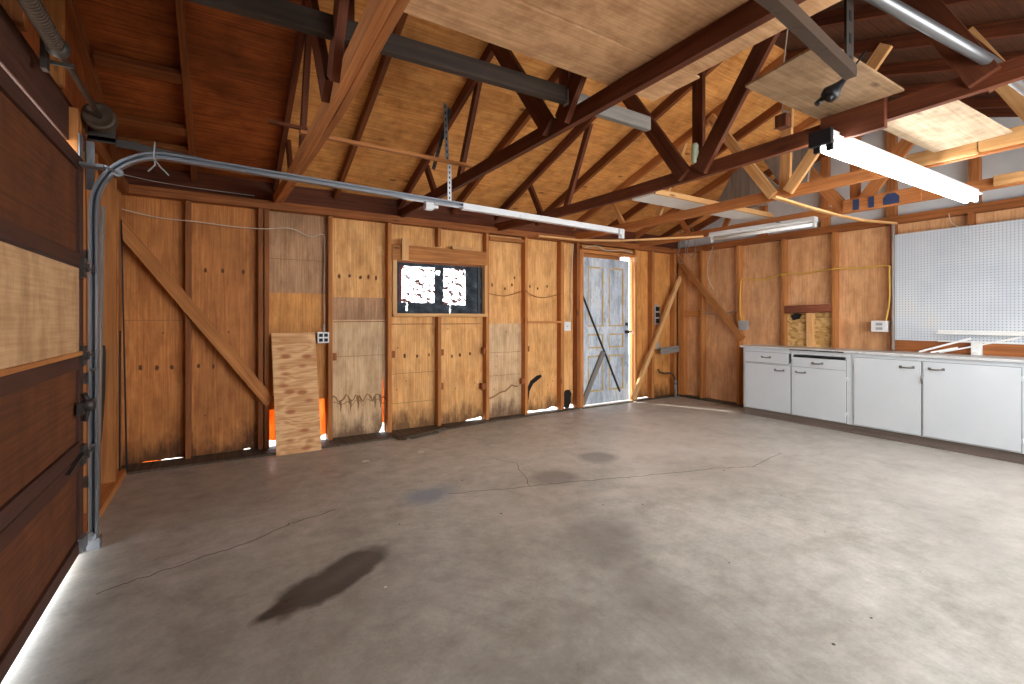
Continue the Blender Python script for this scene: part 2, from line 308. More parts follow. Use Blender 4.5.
# ---------------------------------------------------------------- geometry collector
class G:
    def __init__(s): s.v = []; s.f = []; s.uv = []; s.mi = []; s.sm = []
    def face(s, idx, uvs, mi=0, smooth=False): s.f.append(idx); s.uv.append(uvs); s.mi.append(mi); s.sm.append(smooth)
    def obox(s, c, ax, dims, mi=0, taper=None, jit=0):
        """box about c with axes ax (3 unit vectors) and full dims; u runs along the longest"""
        c = Vector(c); L = max(range(3), key=lambda i: dims[i]); o = (random.uniform(0, 50), random.uniform(0, 50)); b = len(s.v)
        pts = []
        for i in (-1, 1):
            for j in (-1, 1):
                for q in (-1, 1):
                    loc = [i * dims[0] / 2, j * dims[1] / 2, q * dims[2] / 2]
                    pts.append(loc); s.v.append(c + ax[0] * loc[0] + ax[1] * loc[1] + ax[2] * loc[2])
        for q in ((0, 1, 3, 2), (4, 6, 7, 5), (0, 4, 5, 1), (2, 3, 7, 6), (0, 2, 6, 4), (1, 5, 7, 3)):
            cs = [k for k in range(3) if len({round(pts[i][k], 6) for i in q}) == 1]; const = cs[0]
            uv = []
            for i in q:
                p = pts[i]
                if const == L:
                    a, d = [x for x in range(3) if x != L]; uv.append((p[a] * .3 + o[0], p[d] + o[1]))
                else:
                    d = [x for x in range(3) if x not in (L, const)][0]; uv.append((p[L] + o[0], p[d] + pts[i][const] * 1.7 + o[1]))
            s.face([b + i for i in q], uv, mi)
        return s
    def box(s, x0, x1, y0, y1, z0, z1, mi=0):
        X, Y, Z = Vector((1, 0, 0)), Vector((0, 1, 0)), Vector((0, 0, 1))
        return s.obox(((x0 + x1) / 2, (y0 + y1) / 2, (z0 + z1) / 2), (X, Y, Z), (abs(x1 - x0), abs(y1 - y0), abs(z1 - z0)), mi)
    def bar(s, p0, p1, wd, th, up=(0, 0, 1), mi=0):
        """beam between p0 and p1 (centre line); th measured along up, wd across"""
        p0, p1 = Vector(p0), Vector(p1); d = (p1 - p0).normalized(); up = Vector(up)
        side = d.cross(up).normalized(); u2 = side.cross(d).normalized()
        return s.obox((p0 + p1) / 2, (d, side, u2), ((p1 - p0).length, wd, th), mi)
    def prism(s, poly, axis, a, b, mi=0, grain='v'):
        """2D polygon extruded between a and b along axis (x, y or z)"""
        def P(p, t):
            return Vector({'x': (t, p[0], p[1]), 'y': (p[0], t, p[1]), 'z': (p[0], p[1], t)}[axis])
        o = (random.uniform(0, 50), random.uniform(0, 50)); n = len(poly); base = len(s.v)
        for t in (a, b):
            for p in poly: s.v.append(P(p, t))
        def U(p): return (p[1] + o[0], p[0] + o[1]) if grain == 'v' else (p[0] + o[0], p[1] + o[1])
        s.face([base + i for i in range(n)], [U(p) for p in poly], mi)
        s.face([base + n + i for i in reversed(range(n))], [U(p) for p in reversed(poly)], mi)
        for i in range(n):
            j = (i + 1) % n
            s.face([base + i, base + n + i, base + n + j, base + j], [U(poly[i]), U(poly[i]), U(poly[j]), U(poly[j])], mi)
        return s
    def tube(s, pts, r, n=8, mi=0, cap=True):
        pts = [Vector(p) for p in pts]; b = len(s.v); m = len(pts); rs = r if isinstance(r, (list, tuple)) else [r] * m
        ref = None
        for i, p in enumerate(pts):
            t = (pts[min(i + 1, m - 1)] - pts[max(i - 1, 0)]).normalized()
            if ref is None:
                ref = Vector((0, 0, 1)) if abs(t.z) < .9 else Vector((1, 0, 0))
            sd = t.cross(ref).normalized(); ref = sd.cross(t).normalized()
            for q in range(n):
                a = 2 * math.pi * q / n; s.v.append(p + (sd * math.cos(a) + ref * math.sin(a)) * rs[i])
        for i in range(m - 1):
            for q in range(n):
                q2 = (q + 1) % n
                s.face([b + i * n + q, b + i * n + q2, b + (i + 1) * n + q2, b + (i + 1) * n + q], [(i, q), (i, q + 1), (i + 1, q + 1), (i + 1, q)], mi, True)
        if cap:
            s.face([b + q for q in reversed(range(n))], [(0, 0)] * n, mi); s.face([b + (m - 1) * n + q for q in range(n)], [(0, 0)] * n, mi)
        return s
    def sweep(s, pts, prof, side, mi=0):
        """closed profile [(a along normal, b along side)] carried along pts lying in a plane whose normal is side"""
        pts = [Vector(p) for p in pts]; side = Vector(side); b = len(s.v); m = len(pts); n = len(prof)
        for i, p in enumerate(pts):
            t = (pts[min(i + 1, m - 1)] - pts[max(i - 1, 0)]).normalized(); nn = side.cross(t).normalized()
            for (a, c) in prof: s.v.append(p + nn * a + side * c)
        for i in range(m - 1):
            for q in range(n):
                q2 = (q + 1) % n
                s.face([b + i * n + q, b + i * n + q2, b + (i + 1) * n + q2, b + (i + 1) * n + q], [(i * .1, q * .01)] * 4, mi)
        s.face([b + q for q in reversed(range(n))], [(0, 0)] * n, mi); s.face([b + (m - 1) * n + q for q in range(n)], [(0, 0)] * n, mi)
        return s
    def lathe(s, prof, c, axis='z', n=20, mi=0):
        b = len(s.v); c = Vector(c)
        for (r, h) in prof:
            for q in range(n):
                a = 2 * math.pi * q / n; x, y = r * math.cos(a), r * math.sin(a)
                s.v.append(c + Vector({'z': (x, y, h), 'y': (x, h, y), 'x': (h, x, y)}[axis]))
        for i in range(len(prof) - 1):
            for q in range(n):
                q2 = (q + 1) % n
                s.face([b + i * n + q, b + i * n + q2, b + (i + 1) * n + q2, b + (i + 1) * n + q], [(i, q)] * 4, mi, True)
        s.face([b + q for q in range(n)], [(0, 0)] * n, mi); s.face([b + (len(prof) - 1) * n + q for q in range(n)], [(0, 0)] * n, mi)
        return s

def build(name, g, mats, parent=None, bevel=0.0, label=None, origin=None):
    """link the collected shapes as ONE mesh object; vertices are given in world metres"""
    if parent is not None:
        org = Vector(parent.get('_org', (0, 0, 0)))
    else:
        xs = [v.x for v in g.v]; ys = [v.y for v in g.v]; zs = [v.z for v in g.v]
        org = Vector(((min(xs) + max(xs)) / 2, (min(ys) + max(ys)) / 2, min(zs)))
    if origin: org = Vector(origin)
    me = bpy.data.meshes.new(name); me.from_pydata([v - org for v in g.v], [], g.f)
    uvl = me.uv_layers.new(name='UVMap'); i = 0
    for f, uvs in zip(g.f, g.uv):
        for uv in uvs: uvl.data[i].uv = uv[:2]; i += 1
    for m in (mats if isinstance(mats, (list, tuple)) else [mats]): me.materials.append(M[m])
    for p, mi, sm in zip(me.polygons, g.mi, g.sm): p.material_index = mi; p.use_smooth = sm
    me.update()
    bm = bmesh.new(); bm.from_mesh(me); bmesh.ops.recalc_face_normals(bm, faces=bm.faces); bm.to_mesh(me); bm.free()
    o = bpy.data.objects.new(name, me); C.objects.link(o); o['_org'] = list(org)
    if parent is not None: o.parent = parent
    else: o.location = org
    if bevel:
        b = o.modifiers.new('bevel', 'BEVEL'); b.width = bevel; b.segments = 2; b.limit_method = 'ANGLE'; b.angle_limit = math.radians(50)
    if label: o['label'] = label
    return o
def tag(o, label, cat, group=None, kind=None):
    o['label'] = label; o['category'] = cat
    if group: o['group'] = group
    if kind: o['kind'] = kind
    return o
def thing(name, label, cat, loc=(0, 0, 0), group=None, kind=None):
    o = bpy.data.objects.new(name, None); C.objects.link(o); o.location = loc; o['_org'] = list(loc); o.empty_display_size = .05
    return tag(o, label, cat, group, kind)

Z0R = 2.38; YR = 4.95; PITCH = .343; RIDGE = 2.1; YS = 2 * RIDGE - YR      # rafter underside: z = Z0R at y = YR, rising to the ridge
def zr(y): return Z0R + (YR - (y if y >= RIDGE else 2 * RIDGE - y)) * PITCH
XL, XR = -.72, 6.15
WA, SF = 4.92, 4.83              # back sheathing face, stud face

# ---------------------------------------------------------------- floor, outside ground
g = G().box(XL, XR, YS + .03, WA, -.15, 0)
def ribbon(pts, wd, mi):
    for i in range(len(pts) - 1):
        a, b = Vector(pts[i] + (.0006,)), Vector(pts[i + 1] + (.0006,)); d = (b - a).normalized(); s_ = Vector((-d.y, d.x, 0)) * wd / 2
        n = len(g.v); g.v += [a - s_, b - s_, b + s_, a + s_]; g.face([n, n + 1, n + 2, n + 3], [(0, 0)] * 4, mi)
def crack(pts, wd=.004):
    wd *= 1.6
    out = []
    for i in range(len(pts) - 1):
        n = 9
        for q in range(n):
            t = q / n; j = .012
            out.append((pts[i][0] * (1 - t) + pts[i + 1][0] * t + random.uniform(-j, j), pts[i][1] * (1 - t) + pts[i + 1][1] * t + random.uniform(-j, j)))
    out.append(pts[-1]); ribbon(out, wd, 1)
crack([(-.48, 2.72), (-.2, 2.82), (.1, 2.9), (.35, 3.05), (.62, 3.12)], .004)
crack([(1.35, 2.98), (1.75, 2.85), (2.1, 2.75), (2.7, 2.55), (3.4, 2.35), (3.7, 2.2)], .004)
crack([(3.7, 2.2), (4.3, 2.3)], .003)
crack([(1.9, 2.8), (2.1, 3.3), (1.95, 3.7)], .0025)
for (x, y) in ((1.04, 4.04), (1.54, 4.05)):
    n = len(g.v); g.v += [Vector((x + a, y + b, .0008)) for a, b in ((-.03, -.015), (.03, -.02), (.035, .01), (-.01, .02))]; g.face([n, n + 1, n + 2, n + 3], [(0, 0)] * 4, 2)  # two sun spots near the sill painted on as pale patches
for _ in range(26):
    x, y = random.uniform(.2, 3.6), random.uniform(.8, 3.8); r = random.uniform(.003, .009); n = len(g.v)
    for q in range(6): g.v.append(Vector((x + r * math.cos(q), y + r * math.sin(q) * random.uniform(.6, 1), .0007)))
    g.face([n + q for q in range(6)], [(0, 0)] * 6, 2 if random.random() < .15 else 1)
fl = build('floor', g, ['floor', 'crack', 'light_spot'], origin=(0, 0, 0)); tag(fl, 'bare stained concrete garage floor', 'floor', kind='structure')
g = G().box(-9, 14, -9, 13, -.32, -.16); tag(build('ground', g, 'ground'), 'pale concrete ground outside the garage walls', 'ground', kind='structure')

# ---------------------------------------------------------------- back wall (with window and weathered door)
wb = thing('wall_back', 'back wall of exposed studs and plywood sheathing', 'wall', (2.7, WA, 0), kind='structure')
MT = ['ply_a', 'ply_b', 'ply_c', 'ply_d', 'knot', 'scorch', 'tide', 'ply_b_dim']
g = G()
def sheet(x0, x1, z0, z1, mi, notch=None):
    poly = [(x0, z1), (x0, z0)] + (notch or []) + [(x1, z0), (x1, z1)]
    poly = [(a, b + (.004 if b == z1 else 0)) for a, b in poly]; ov = .0 if z0 < .1 else .003
    g.prism(poly, 'y', WA + ov, WA + .014 + ov, mi)
def rag(x0, x1, z, amp, n=9):
    return [(x0 + (x1 - x0) * (i + .5) / n, z + random.uniform(0, amp)) for i in range(n)]
sheet(-.80, .31, .012, 2.24, 0, [(-.60, .0)] + rag(-.58, -.27, .012, .014, 12) + [(-.26, .0)] + [(.15, .0), (.18, .024), (.22, .026), (.24, .0)])
sheet(.31, .93, 1.452, 2.24, 7)
sheet(.31, .93, .0, 1.455, 3, [(.375, .0), (.38, .36), (.43, .36), (.50, .03), (.74, .02), (.80, .42), (.872, .42), (.885, .02)])
sheet(.93, 1.50, 1.43, 2.24, 1); sheet(.93, 1.50, 1.20, 1.428, 7); sheet(.93, 1.50, .0, 1.197, 2, [(.95, .0), (1.40, .0), (1.425, .035), (1.445, .08), (1.452, .58), (1.462, .58), (1.468, .02)])
sheet(1.50, 2.67, 2.0, 2.24, 1)
sheet(1.50, 2.06, .0, 1.24, 1); sheet(2.06, 2.67, .0, 1.24, 1, [(2.38, .0), (2.45, .03), (2.55, .035), (2.63, .05), (2.65, .0)])
sheet(2.67, 3.22, 1.15, 2.24, 1); sheet(2.67, 3.22, 0, 1.147, 2)
sheet(3.22, 3.79, 1.17, 2.24, 1); sheet(3.22, 3.79, .03, 1.167, 1, rag(3.25, 3.76, .03, .035, 9))
sheet(3.79, 4.08, .03, 2.24, 1, rag(3.82, 4.0, .03, .05, 4))
sheet(4.08, 5.12, 2.13, 2.24, 3)
sheet(5.115, 5.50, .02, 2.24, 3, rag(5.15, 5.45, .02, .025, 5)); sheet(5.50, 6.16, 0, 2.24, 3)
def blob(x, z, rx, rz, mi=4, n=9, y=WA - .0012):
    p = [(x + rx * math.cos(2 * math.pi * i / n) * random.uniform(.75, 1.15), z + rz * math.sin(2 * math.pi * i / n) * random.uniform(.75, 1.15)) for i in range(n)]
    g.prism(p, 'y', y, WA, mi)
for x, z in [(-.12, 1.64), (.01, 1.64), (.17, 1.64), (-.57, .81), (-.46, .80), (-.36, .80), (-.17, .80), (-.06, .79), (1.69, .81), (1.83, .8), (1.97, .81), (2.25, .78), (2.35, .79), (2.48, .8),
             (1.01, 1.64), (1.11, 1.65), (1.22, 1.64), (1.3, 1.65), (1.38, 1.64), (3.33, 1.62), (3.45, 1.6), (3.6, 1.63), (2.78, 1.62), (2.96, 1.58), (3.06, 1.63), (3.1, 1.72)]:
    blob(x, z, random.uniform(.010, .016), random.uniform(.018, .028))
for _ in range(26):
    x = random.choice([random.uniform(-.7, .25), random.uniform(1.55, 2.6), random.uniform(2.7, 3.7), random.uniform(5.15, 6.0)]); z = random.uniform(.3, 1.15); blob(x, z, .006, .009)
def smear(pts, ws, mi, y=WA - .001):
    L_, R_ = [], []
    for i, (p, wd) in enumerate(zip(pts, ws)):
        a = Vector(pts[max(i - 1, 0)]); b = Vector(pts[min(i + 1, len(pts) - 1)]); d = (b - a).normalized(); nrm = Vector((-d.y, d.x)) * wd / 2
        L_.append(tuple(Vector(p) + nrm)); R_.append(tuple(Vector(p) - nrm))
    for i in range(len(pts) - 1): g.prism([L_[i], R_[i], R_[i + 1], L_[i + 1]], 'y', y, WA, mi)
smear([(3.27, .04), (3.285, .18), (3.30, .30), (3.36, .40), (3.45, .455), (3.51, .475)], [.03, .045, .055, .06, .06, .03], 5)
blob(3.93, .14, .08, .12, 5, 12)
for (x0_, x1_, z_) in ((.38, .88, 1.78), (.94, 1.47, .83), (1.53, 2.03, .62), (2.70, 3.19, .80), (2.70, 3.19, .52), (-.68, -.27, 1.2), (1.53, 2.03, .30)):
    smear([(x0_ + (x1_ - x0_) * i / 8, z_ + random.uniform(-.003, .003)) for i in range(9)], [.0045] * 9, 6)
zz = [(.94 + i * .0192, .40 + .03 * math.sin(i * 1.1) + random.uniform(-.022, .022)) for i in range(30)]; smear(zz, [random.uniform(.008, .022) for _ in range(30)], 6)
smear([(x, z - .035 - random.uniform(0, .02)) for x, z in zz[::2]], [.007] * 15, 6)
for i in (4, 9, 13, 22, 25): smear([(zz[i][0], zz[i][1]), (zz[i][0] + .01, .33), (zz[i][0] + .005, .27)], [.03, .018, .004], 6)
zz = [(2.70 + i * .045, .24 + .016 * i * random.uniform(.7, 1.2)) for i in range(11)]; smear(zz, [.02] * 11, 6)
build('sheathing', g, MT, wb)
g = G()
g.prism([(.34, .085), (.34, .40), (.44, .40), (.515, .06), (.47, .075), (.42, .06)], 'y', WA + .016, WA + .0175)
g.prism([(.775, .055), (.775, .50), (.90, .50), (.90, .07), (.84, .05)], 'y', WA + .016, WA + .0175)
g.prism([(1.40, .10), (1.42, .62), (1.49, .62), (1.49, .11)], 'y', WA + .016, WA + .0175)
g.prism([(-.6, .0), (-.6, .06), (-.22, .06), (-.22, .024), (-.4, .021), (-.5, .0)], 'y', WA + .016, WA + .0175)
build('split_veneer', g, 'veneer', wb)
def stud(x0, x1, z0=.02, z1=2.22, m='stud', y0=SF, y1=WA, name='stud'):
    return build(name, G().box(x0, x1, y0, y1, z0, z1), m, wb, .003)
for (a, b, m) in [(-.78, -.69, 'stud_dark'), (-.26, -.22, 'stud_dark'), (.285, .325, 'stud_dark'), (.335, .375, 'stud_dark'), (.89, .93, 'stud'), (1.48, 1.52, 'stud'), (2.65, 2.69, 'stud'),
                  (3.20, 3.24, 'stud'), (3.76, 3.81, 'stud'), (4.03, 4.075, 'stud_dark'), (5.125, 5.165, 'stud'), (5.48, 5.53, 'stud'), (5.98, 6.03, 'stud')]:
    stud(a, b, m=m)
stud(2.04, 2.08, .02, 1.24); stud(2.04, 2.08, 2.02, 2.22)
build('top_plate', G().box(XL - .05, 6.2, SF - .01, WA + .03, 2.225, 2.265).box(XL - .05, 6.2, SF - .005, WA + .03, 2.267, 2.30), 'stud_dark', wb, .003)
build('blocking', G().box(XL, XR, WA - .02, WA + .02, 2.30, 2.56), 'truss', wb)
g = G(); g.prism([(XL, 4.67), (-.2, 4.66), (.5, 4.64), (1.52, 4.645), (2.05, 4.70), (2.7, 4.76), (3.4, 4.81), (4.09, 4.83), (4.09, WA), (XL, WA)], 'z', .0, .018)
build('sill_plate', g, 'sill', wb, .004)
build('sill_plate', G().box(5.13, 6.15, SF - .02, WA, 0, .018), 'sill', wb)
build('blocking', G().box(3.24, 3.76, SF, WA - .001, 1.155, 1.18), 'stud', wb)
build('blocking', G().box(2.70, 3.19, SF, WA - .001, 2.15, 2.19), 'stud', wb, .002)
for (x, z, dx) in [(.93, .80, .04), (1.52, .80, .04), (2.08, .80, .035), (2.62, .80, .03), (2.60, .38, .05), (2.08, .42, .03), (3.16, .40, .045), (3.24, .80, .03)]:
    build('wood_cleat', G().box(x, x + dx, SF + .01, SF + .07, z, z + .07), 'stud_dark', wb, .002)
build('conduit_strip', G().box(1.54, 2.02, WA - .012, WA - .002, 1.150, 1.158).box(2.1, 2.62, WA - .012, WA - .002, 1.148, 1.156).box(.95, 1.47, WA - .012, WA - .002, 1.178, 1.186), 'stud_dark', wb)

# window 1
wn = thing('window_1', 'small wide window with painted-over glass peeling in two white patches', 'window', (2.13, WA, 1.25), kind='structure')
z0, z1 = 1.27, 1.82
g = G(); b0 = len(g.v)
for p in ((1.57, z0), (2.64, z0), (2.64, z1), (1.57, z1)): g.v.append(Vector((p[0], WA - .015, p[1])))
build_pts = [(0, 0), (1, 0), (1, .60), (0, .60)]
g.face([0, 1, 2, 3], build_pts, 0)
for p in ((1.57, z0), (2.64, z0), (2.64, z1), (1.57, z1)): g.v.append(Vector((p[0], WA - .010, p[1])))
g.face([7, 6, 5, 4], list(reversed(build_pts)), 0)
for i in range(4):
    j = (i + 1) % 4; g.face([i, j, j + 4, i + 4], [build_pts[i], build_pts[j], build_pts[j], build_pts[i]], 0)
build('pane', g, 'glass', wn)
g = G().box(1.53, 1.575, SF - .005, WA + .01, 1.24, 1.84).box(2.63, 2.665, SF - .005, WA + .01, 1.24, 1.84).box(1.53, 2.665, SF - .015, WA + .01, 1.235, 1.27)
build('window_frame', g, 'stud_new', wn, .003)
build('window_header', G().box(1.52, 2.65, SF - .012, SF + .03, 1.835, 1.995), 'stud', wn, .004)
build('window_stop', G().box(2.57, 2.60, WA - .03, WA - .016, 1.28, 1.82).box(1.58, 1.6, WA - .03, WA - .016, 1.28, 1.82), 'black', wn)
build('wood_cleat', G().box(1.615, 1.69, SF - .045, SF - .013, 1.84, 2.06), 'stud_new', wn, .003)
build('wood_cleat', G().box(2.21, 2.46, SF - .01, SF + .03, 1.997, 2.03), 'stud_new', wn, .003)
build('wall_patch', G().box(1.50, 2.67, WA, WA + .012, 1.82, 2.0), 'stud_dark', wn)

# door 2: weathered panel door in the back wall
d2 = thing('door_2', 'weathered blue-grey panel door with a black diagonal bar', 'door', (4.6, WA, 0), kind='structure')
x0, x1, zb, zt, yf = 4.145, 5.045, .032, 2.05, 4.875
W_ = x1 - x0
g = G(); st = .11
rails = [(zb, .20), (.70, .80), (1.0, 1.10), (1.93, zt)]
for a, b in ((x0, x0 + st), (x1 - st, x1), ((x0 + x1) / 2 - .05, (x0 + x1) / 2 + .05)): g.box(a, b, yf, yf + .035, zb, zt)
for a, b in rails: g.box(x0 + .001, x1 - .001, yf + .0008, yf + .034, a, b)
leaf = build('door_leaf', g, 'door_paint', d2, .002)
xm = (x0 + x1) / 2
for a, b in ((x0 + st, xm - .05), (xm + .05, x1 - st)):
    for c, d in ((.20, .70), (.80, 1.0), (1.10, 1.93)):
        t = .022
        p = G().box(a, b, yf + .014, yf + .024, c, d).box(a + .06, b - .06, yf + .007, yf + .014, c + .05, d - .05)
        pn = build('door_panel', p, 'door_paint', d2, .002)
        m_ = G().box(a, a + t, yf + .002, yf + .014, c, d).box(b - t, b, yf + .002, yf + .014, c, d).box(a + t, b - t, yf + .002, yf + .014, c, c + t).box(a + t, b - t, yf + .002, yf + .014, d - t, d)
        build('moulding', m_, 'ochre', pn)
build('door_bar', G().bar((x0 + .01, yf - .012, 1.52), (x0 + .70, yf - .012, .17), .012, .03, (0, -1, 0)), 'door_bar', d2)
build('diagonal_board', G().bar((x0 - .0, yf - .02, .05), (x0 + .38, yf - .02, .75), .075, .022, (0, -1, 0)), 'grey_wood', d2, .003)
build('door_knob', G().lathe([(.001, -.055), (.022, -.05), (.026, -.035), (.012, -.02), (.012, -.004), (.028, 0)], (x1 - .06, yf, 1.02), 'y'), 'steel_dark', d2)
build('deadbolt', G().lathe([(.018, -.02), (.024, -.01), (.024, 0)], (x1 - .06, yf, 1.13), 'y'), 'steel_dark', d2)
build('hasp', G().box(x1 - .03, x1 + .05, yf - .008, yf - .002, 1.01, 1.03).tube([(x1 + .05, yf - .01, 1.02), (x1 + .06, yf - .035, 1.0), (x1 + .035, yf - .04, .985)], .005), 'galv', d2)
for z in (1.75, .3): build('hinge', G().box(x0 - .012, x0 + .008, yf - .006, yf + .003, z - .05, z + .05), 'steel_dark', d2)
build('door_jamb', G().box(4.075, 4.135, SF - .01, WA + .01, .02, 2.14).box(5.115, 5.135, SF + .05, WA + .01, .0, 2.09).box(4.135, 5.125, SF - .005, WA + .01, 2.10, 2.14), 'stud', d2, .003)
build('header_board', G().box(4.13, 5.10, SF + .02, WA - .01, 2.16, 2.2).box(4.15, 4.9, WA - .012, WA, 2.05, 2.10), 'stud', d2)
build('threshold', G().box(4.13, 5.09, SF, WA + .03, .0, .012), 'sill', d2)
build('stop_block', G().box(5.09, 5.15, SF - .03, SF + .02, 2.03, 2.11), 'stud_new', d2, .002)

# ---------------------------------------------------------------- right wall
wr = thing('wall_right', 'right wall of studs and glossy plywood sheathing', 'wall', (XR, 2, 0), kind='structure')
g = G()
def sheetx(y0, y1, z0, z1, mi): g.prism([(y0, z0), (y1, z0), (y1, z1), (y0, z1)], 'x', 6.15, 6.165, mi)
cuts = [WA + .02, 4.41, 3.83, 3.22, 2.64, 2.08, 1.4, .7, 0, YS]
for i in range(len(cuts) - 1): sheetx(cuts[i + 1], cuts[i], 0, 2.24, 0)
build('sheathing', g, ['ply_e'], wr)
build('gable_sheathing', G().prism([(YS - .1, 2.24), (WA + .1, 2.24), (WA + .1, zr(WA) + .07), (RIDGE, zr(RIDGE) + .09), (YS - .1, zr(YS) + .07)], 'x', 6.15, 6.165), 'gable', wr)
for y in (4.41, 3.83, 3.22, 2.64, 2.08, 1.47, .87, .27, -.35):
    build('stud', G().box(6.06, 6.15, y - .02, y + .02, .0, 2.22), 'stud' if y > 2.2 else 'stud_dark', wr, .003)
build('stud', G().box(6.06, 6.15, 4.72, 4.83, 0, 2.22), 'stud', wr, .003)
build('top_plate', G().box(6.05, 6.16, YS, WA, 2.22, 2.262).box(6.055, 6.16, YS, WA, 2.264, 2.30), 'stud_dark', wr, .003)
build('bottom_plate', G().box(6.05, 6.15, YS, WA, 0, .03), 'sill', wr)
for y in (3.5, 2.75, 2.1, 1.45, .7): build('gable_stud', G().box(6.08, 6.15, y - .04, y + .04, 2.30, zr(y)), 'truss_mid', wr, .003)
build('blocking', G().box(6.08, 6.15, 4.43, 4.72, 1.24, 1.33), 'stud', wr, .003)
build('strand_board_patch', G().box(6.13, 6.15, 2.66, 3.20, .85, 1.30), 'osb', wr)
build('blocking', G().bar((6.09, 3.20, 1.325), (6.09, 2.66, 1.335), .09, .095), 'rust_log', wr, .012)
g = G()
g.prism([(3.13, 1.19), (3.05, 1.21), (3.02, 1.27), (3.1, 1.28), (3.16, 1.25)], 'x', 6.122, 6.13); build('scorch_mark', g, 'scorch', wr)
build('stud', G().box(6.075, 6.13, 2.88, 2.95, .85, 1.28), 'stud_new', wr, .003)
build('siding_strip', G().box(6.055, 6.15, YS, 2.06, .86, .985), 'stud_dark', wr)

# ---------------------------------------------------------------- left (garage door) wall
wl = thing('wall_left', 'front gable wall around the garage door', 'wall', (XL, 3, 0), kind='structure')
build('sheathing', G().prism([(3.30, 0), (WA + .02, 0), (WA + .02, 2.312), (3.30, 2.312)], 'x', -.74, -.722), 'ply_a', wl)
build('sheathing', G().prism([(YS, 0), (.64, 0), (.64, 2.3), (YS, 2.3)], 'x', -.74, -.722), 'ply_a', wl)
build('gable_sheathing', G().prism([(YS - .1, 2.31), (WA + .1, 2.31), (WA + .1, zr(WA) + .07), (RIDGE, zr(RIDGE) + .09), (YS - .1, zr(YS) + .07)], 'x', -.742, -.722), 'roof_dark', wl)
build('header', G().box(-.72, -.66, .56, 3.30, 2.125, 2.33), 'door_rail', wl, .004)
build('jamb', G().box(-.72, -.625, 3.215, 3.30, .0, 2.3), 'stud', wl, .004)
build('jamb', G().box(-.72, -.625, .56, .64, .0, 2.3), 'stud', wl, .004)
build('stud', G().box(-.72, -.64, 3.02, 3.06, 2.33, zr(3.04)), 'stud', wl, .003)
build('stud', G().box(-.72, -.66, 3.10, 3.14, 2.33, zr(3.12)), 'stud_dark', wl, .003)
build('stud', G().box(-.72, -.64, 2.50, 2.54, 2.33, zr(2.52)), 'stud_dark', wl, .003)
build('stud', G().box(-.72, -.64, 2.0, 2.04, 2.33, zr(2.02)), 'stud_dark', wl, .003)
for y in (3.75, 4.35): build('stud', G().box(-.722, -.64, y - .02, y + .02, .03, 2.22), 'stud', wl, .003)
build('stud', G().box(-.722, -.68, 4.70, 4.83, .03, 2.22), 'stud', wl, .003)
build('bottom_plate', G().box(-.72, -.625, 3.31, 4.68, 0, .05), 'stud', wl, .004)
build('top_plate', G().box(-.72, -.63, 3.3, WA, 2.225, 2.30), 'stud_dark', wl, .003)

# unseen south wall behind the camera; its opening is added for the fill light
wf = thing('wall_front', 'side wall behind with a long opening added for fill light', 'wall', (2.7, YS, 0), kind='structure')
g = G().box(XL - .02, .9, YS - .06, YS, -.15, 2.3).box(5.3, XR + .02, YS - .06, YS, -.15, 2.3).box(.9, 5.3, YS - .06, YS, 1.98, 2.3).box(.9, 5.3, YS - .06, YS, -.15, .92)
build('sheathing', g, 'ply_e', wf)
for x in (-.5, .1, .7, .86, 5.3, 5.7): build('stud', G().box(x, x + .04, YS, YS + .09, 0, 2.22), 'stud', wf)
build('blocking', G().box(XL, XR, YS - .02, YS + .02, 2.30, 2.56), 'dark_wood', wf)
build('top_plate', G().box(XL, XR, YS, YS + .09, 2.222, 2.30), 'stud_dark', wf)

# ---------------------------------------------------------------- roof
ce = thing('ceiling', 'underside of pitched plywood roof with exposed rafters', 'ceiling', (2.7, RIDGE, 2.3), kind='structure')
for sgn in (1, -1):
    g = G()
    xs = [XL - .1, .43, 2.82, 4.6, XR + .1]
    ye = WA + .35 if sgn > 0 else YS - .35
    for i in range(len(xs) - 1):
        # courses of sheets up the slope
        cs = [ye, RIDGE + sgn * 1.62, RIDGE + sgn * .40, RIDGE]
        for j in range(len(cs) - 1):
            a, b = cs[j], cs[j + 1]; o = (random.uniform(0, 40), random.uniform(0, 40)); n = len(g.v)
            za = Z0R + (YR - a) * PITCH if sgn > 0 else Z0R + (a - YS) * PITCH
            zb_ = Z0R + (YR - b) * PITCH if sgn > 0 else Z0R + (b - YS) * PITCH
            e = .003
            for t in (.09, .105):
                for (x, y, z) in ((xs[i] + e, a, za), (xs[i + 1] - 0, a, za), (xs[i + 1] - 0, b - sgn * -.0, zb_), (xs[i] + e, b, zb_)): g.v.append(Vector((x, y, z + t)))
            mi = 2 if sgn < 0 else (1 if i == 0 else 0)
            uv = [(xs[i] + o[0], a + o[1]), (xs[i + 1] + o[0], a + o[1]), (xs[i + 1] + o[0], b + o[1]), (xs[i] + o[0], b + o[1])]
            g.face([n, n + 1, n + 2, n + 3], uv, mi); g.face([n + 7, n + 6, n + 5, n + 4], uv[::-1], mi)
            for p in range(4):
                q = (p + 1) % 4; g.face([n + p, n + q, n + 4 + q, n + 4 + p], [uv[p], uv[q], uv[q], uv[p]], mi)
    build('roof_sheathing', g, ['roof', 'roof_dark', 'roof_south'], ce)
build('shingle_layer', G().prism([(YS - .4, Z0R - .4 * PITCH + .115), (RIDGE, zr(RIDGE) + .115), (WA + .38, zr(WA + .38) + .115), (WA + .38, zr(WA + .38) + .15), (RIDGE, zr(RIDGE) + .15), (YS - .4, Z0R - .4 * PITCH + .15)], 'x', XL - .12, XR + .12), 'dark_wood', ce)
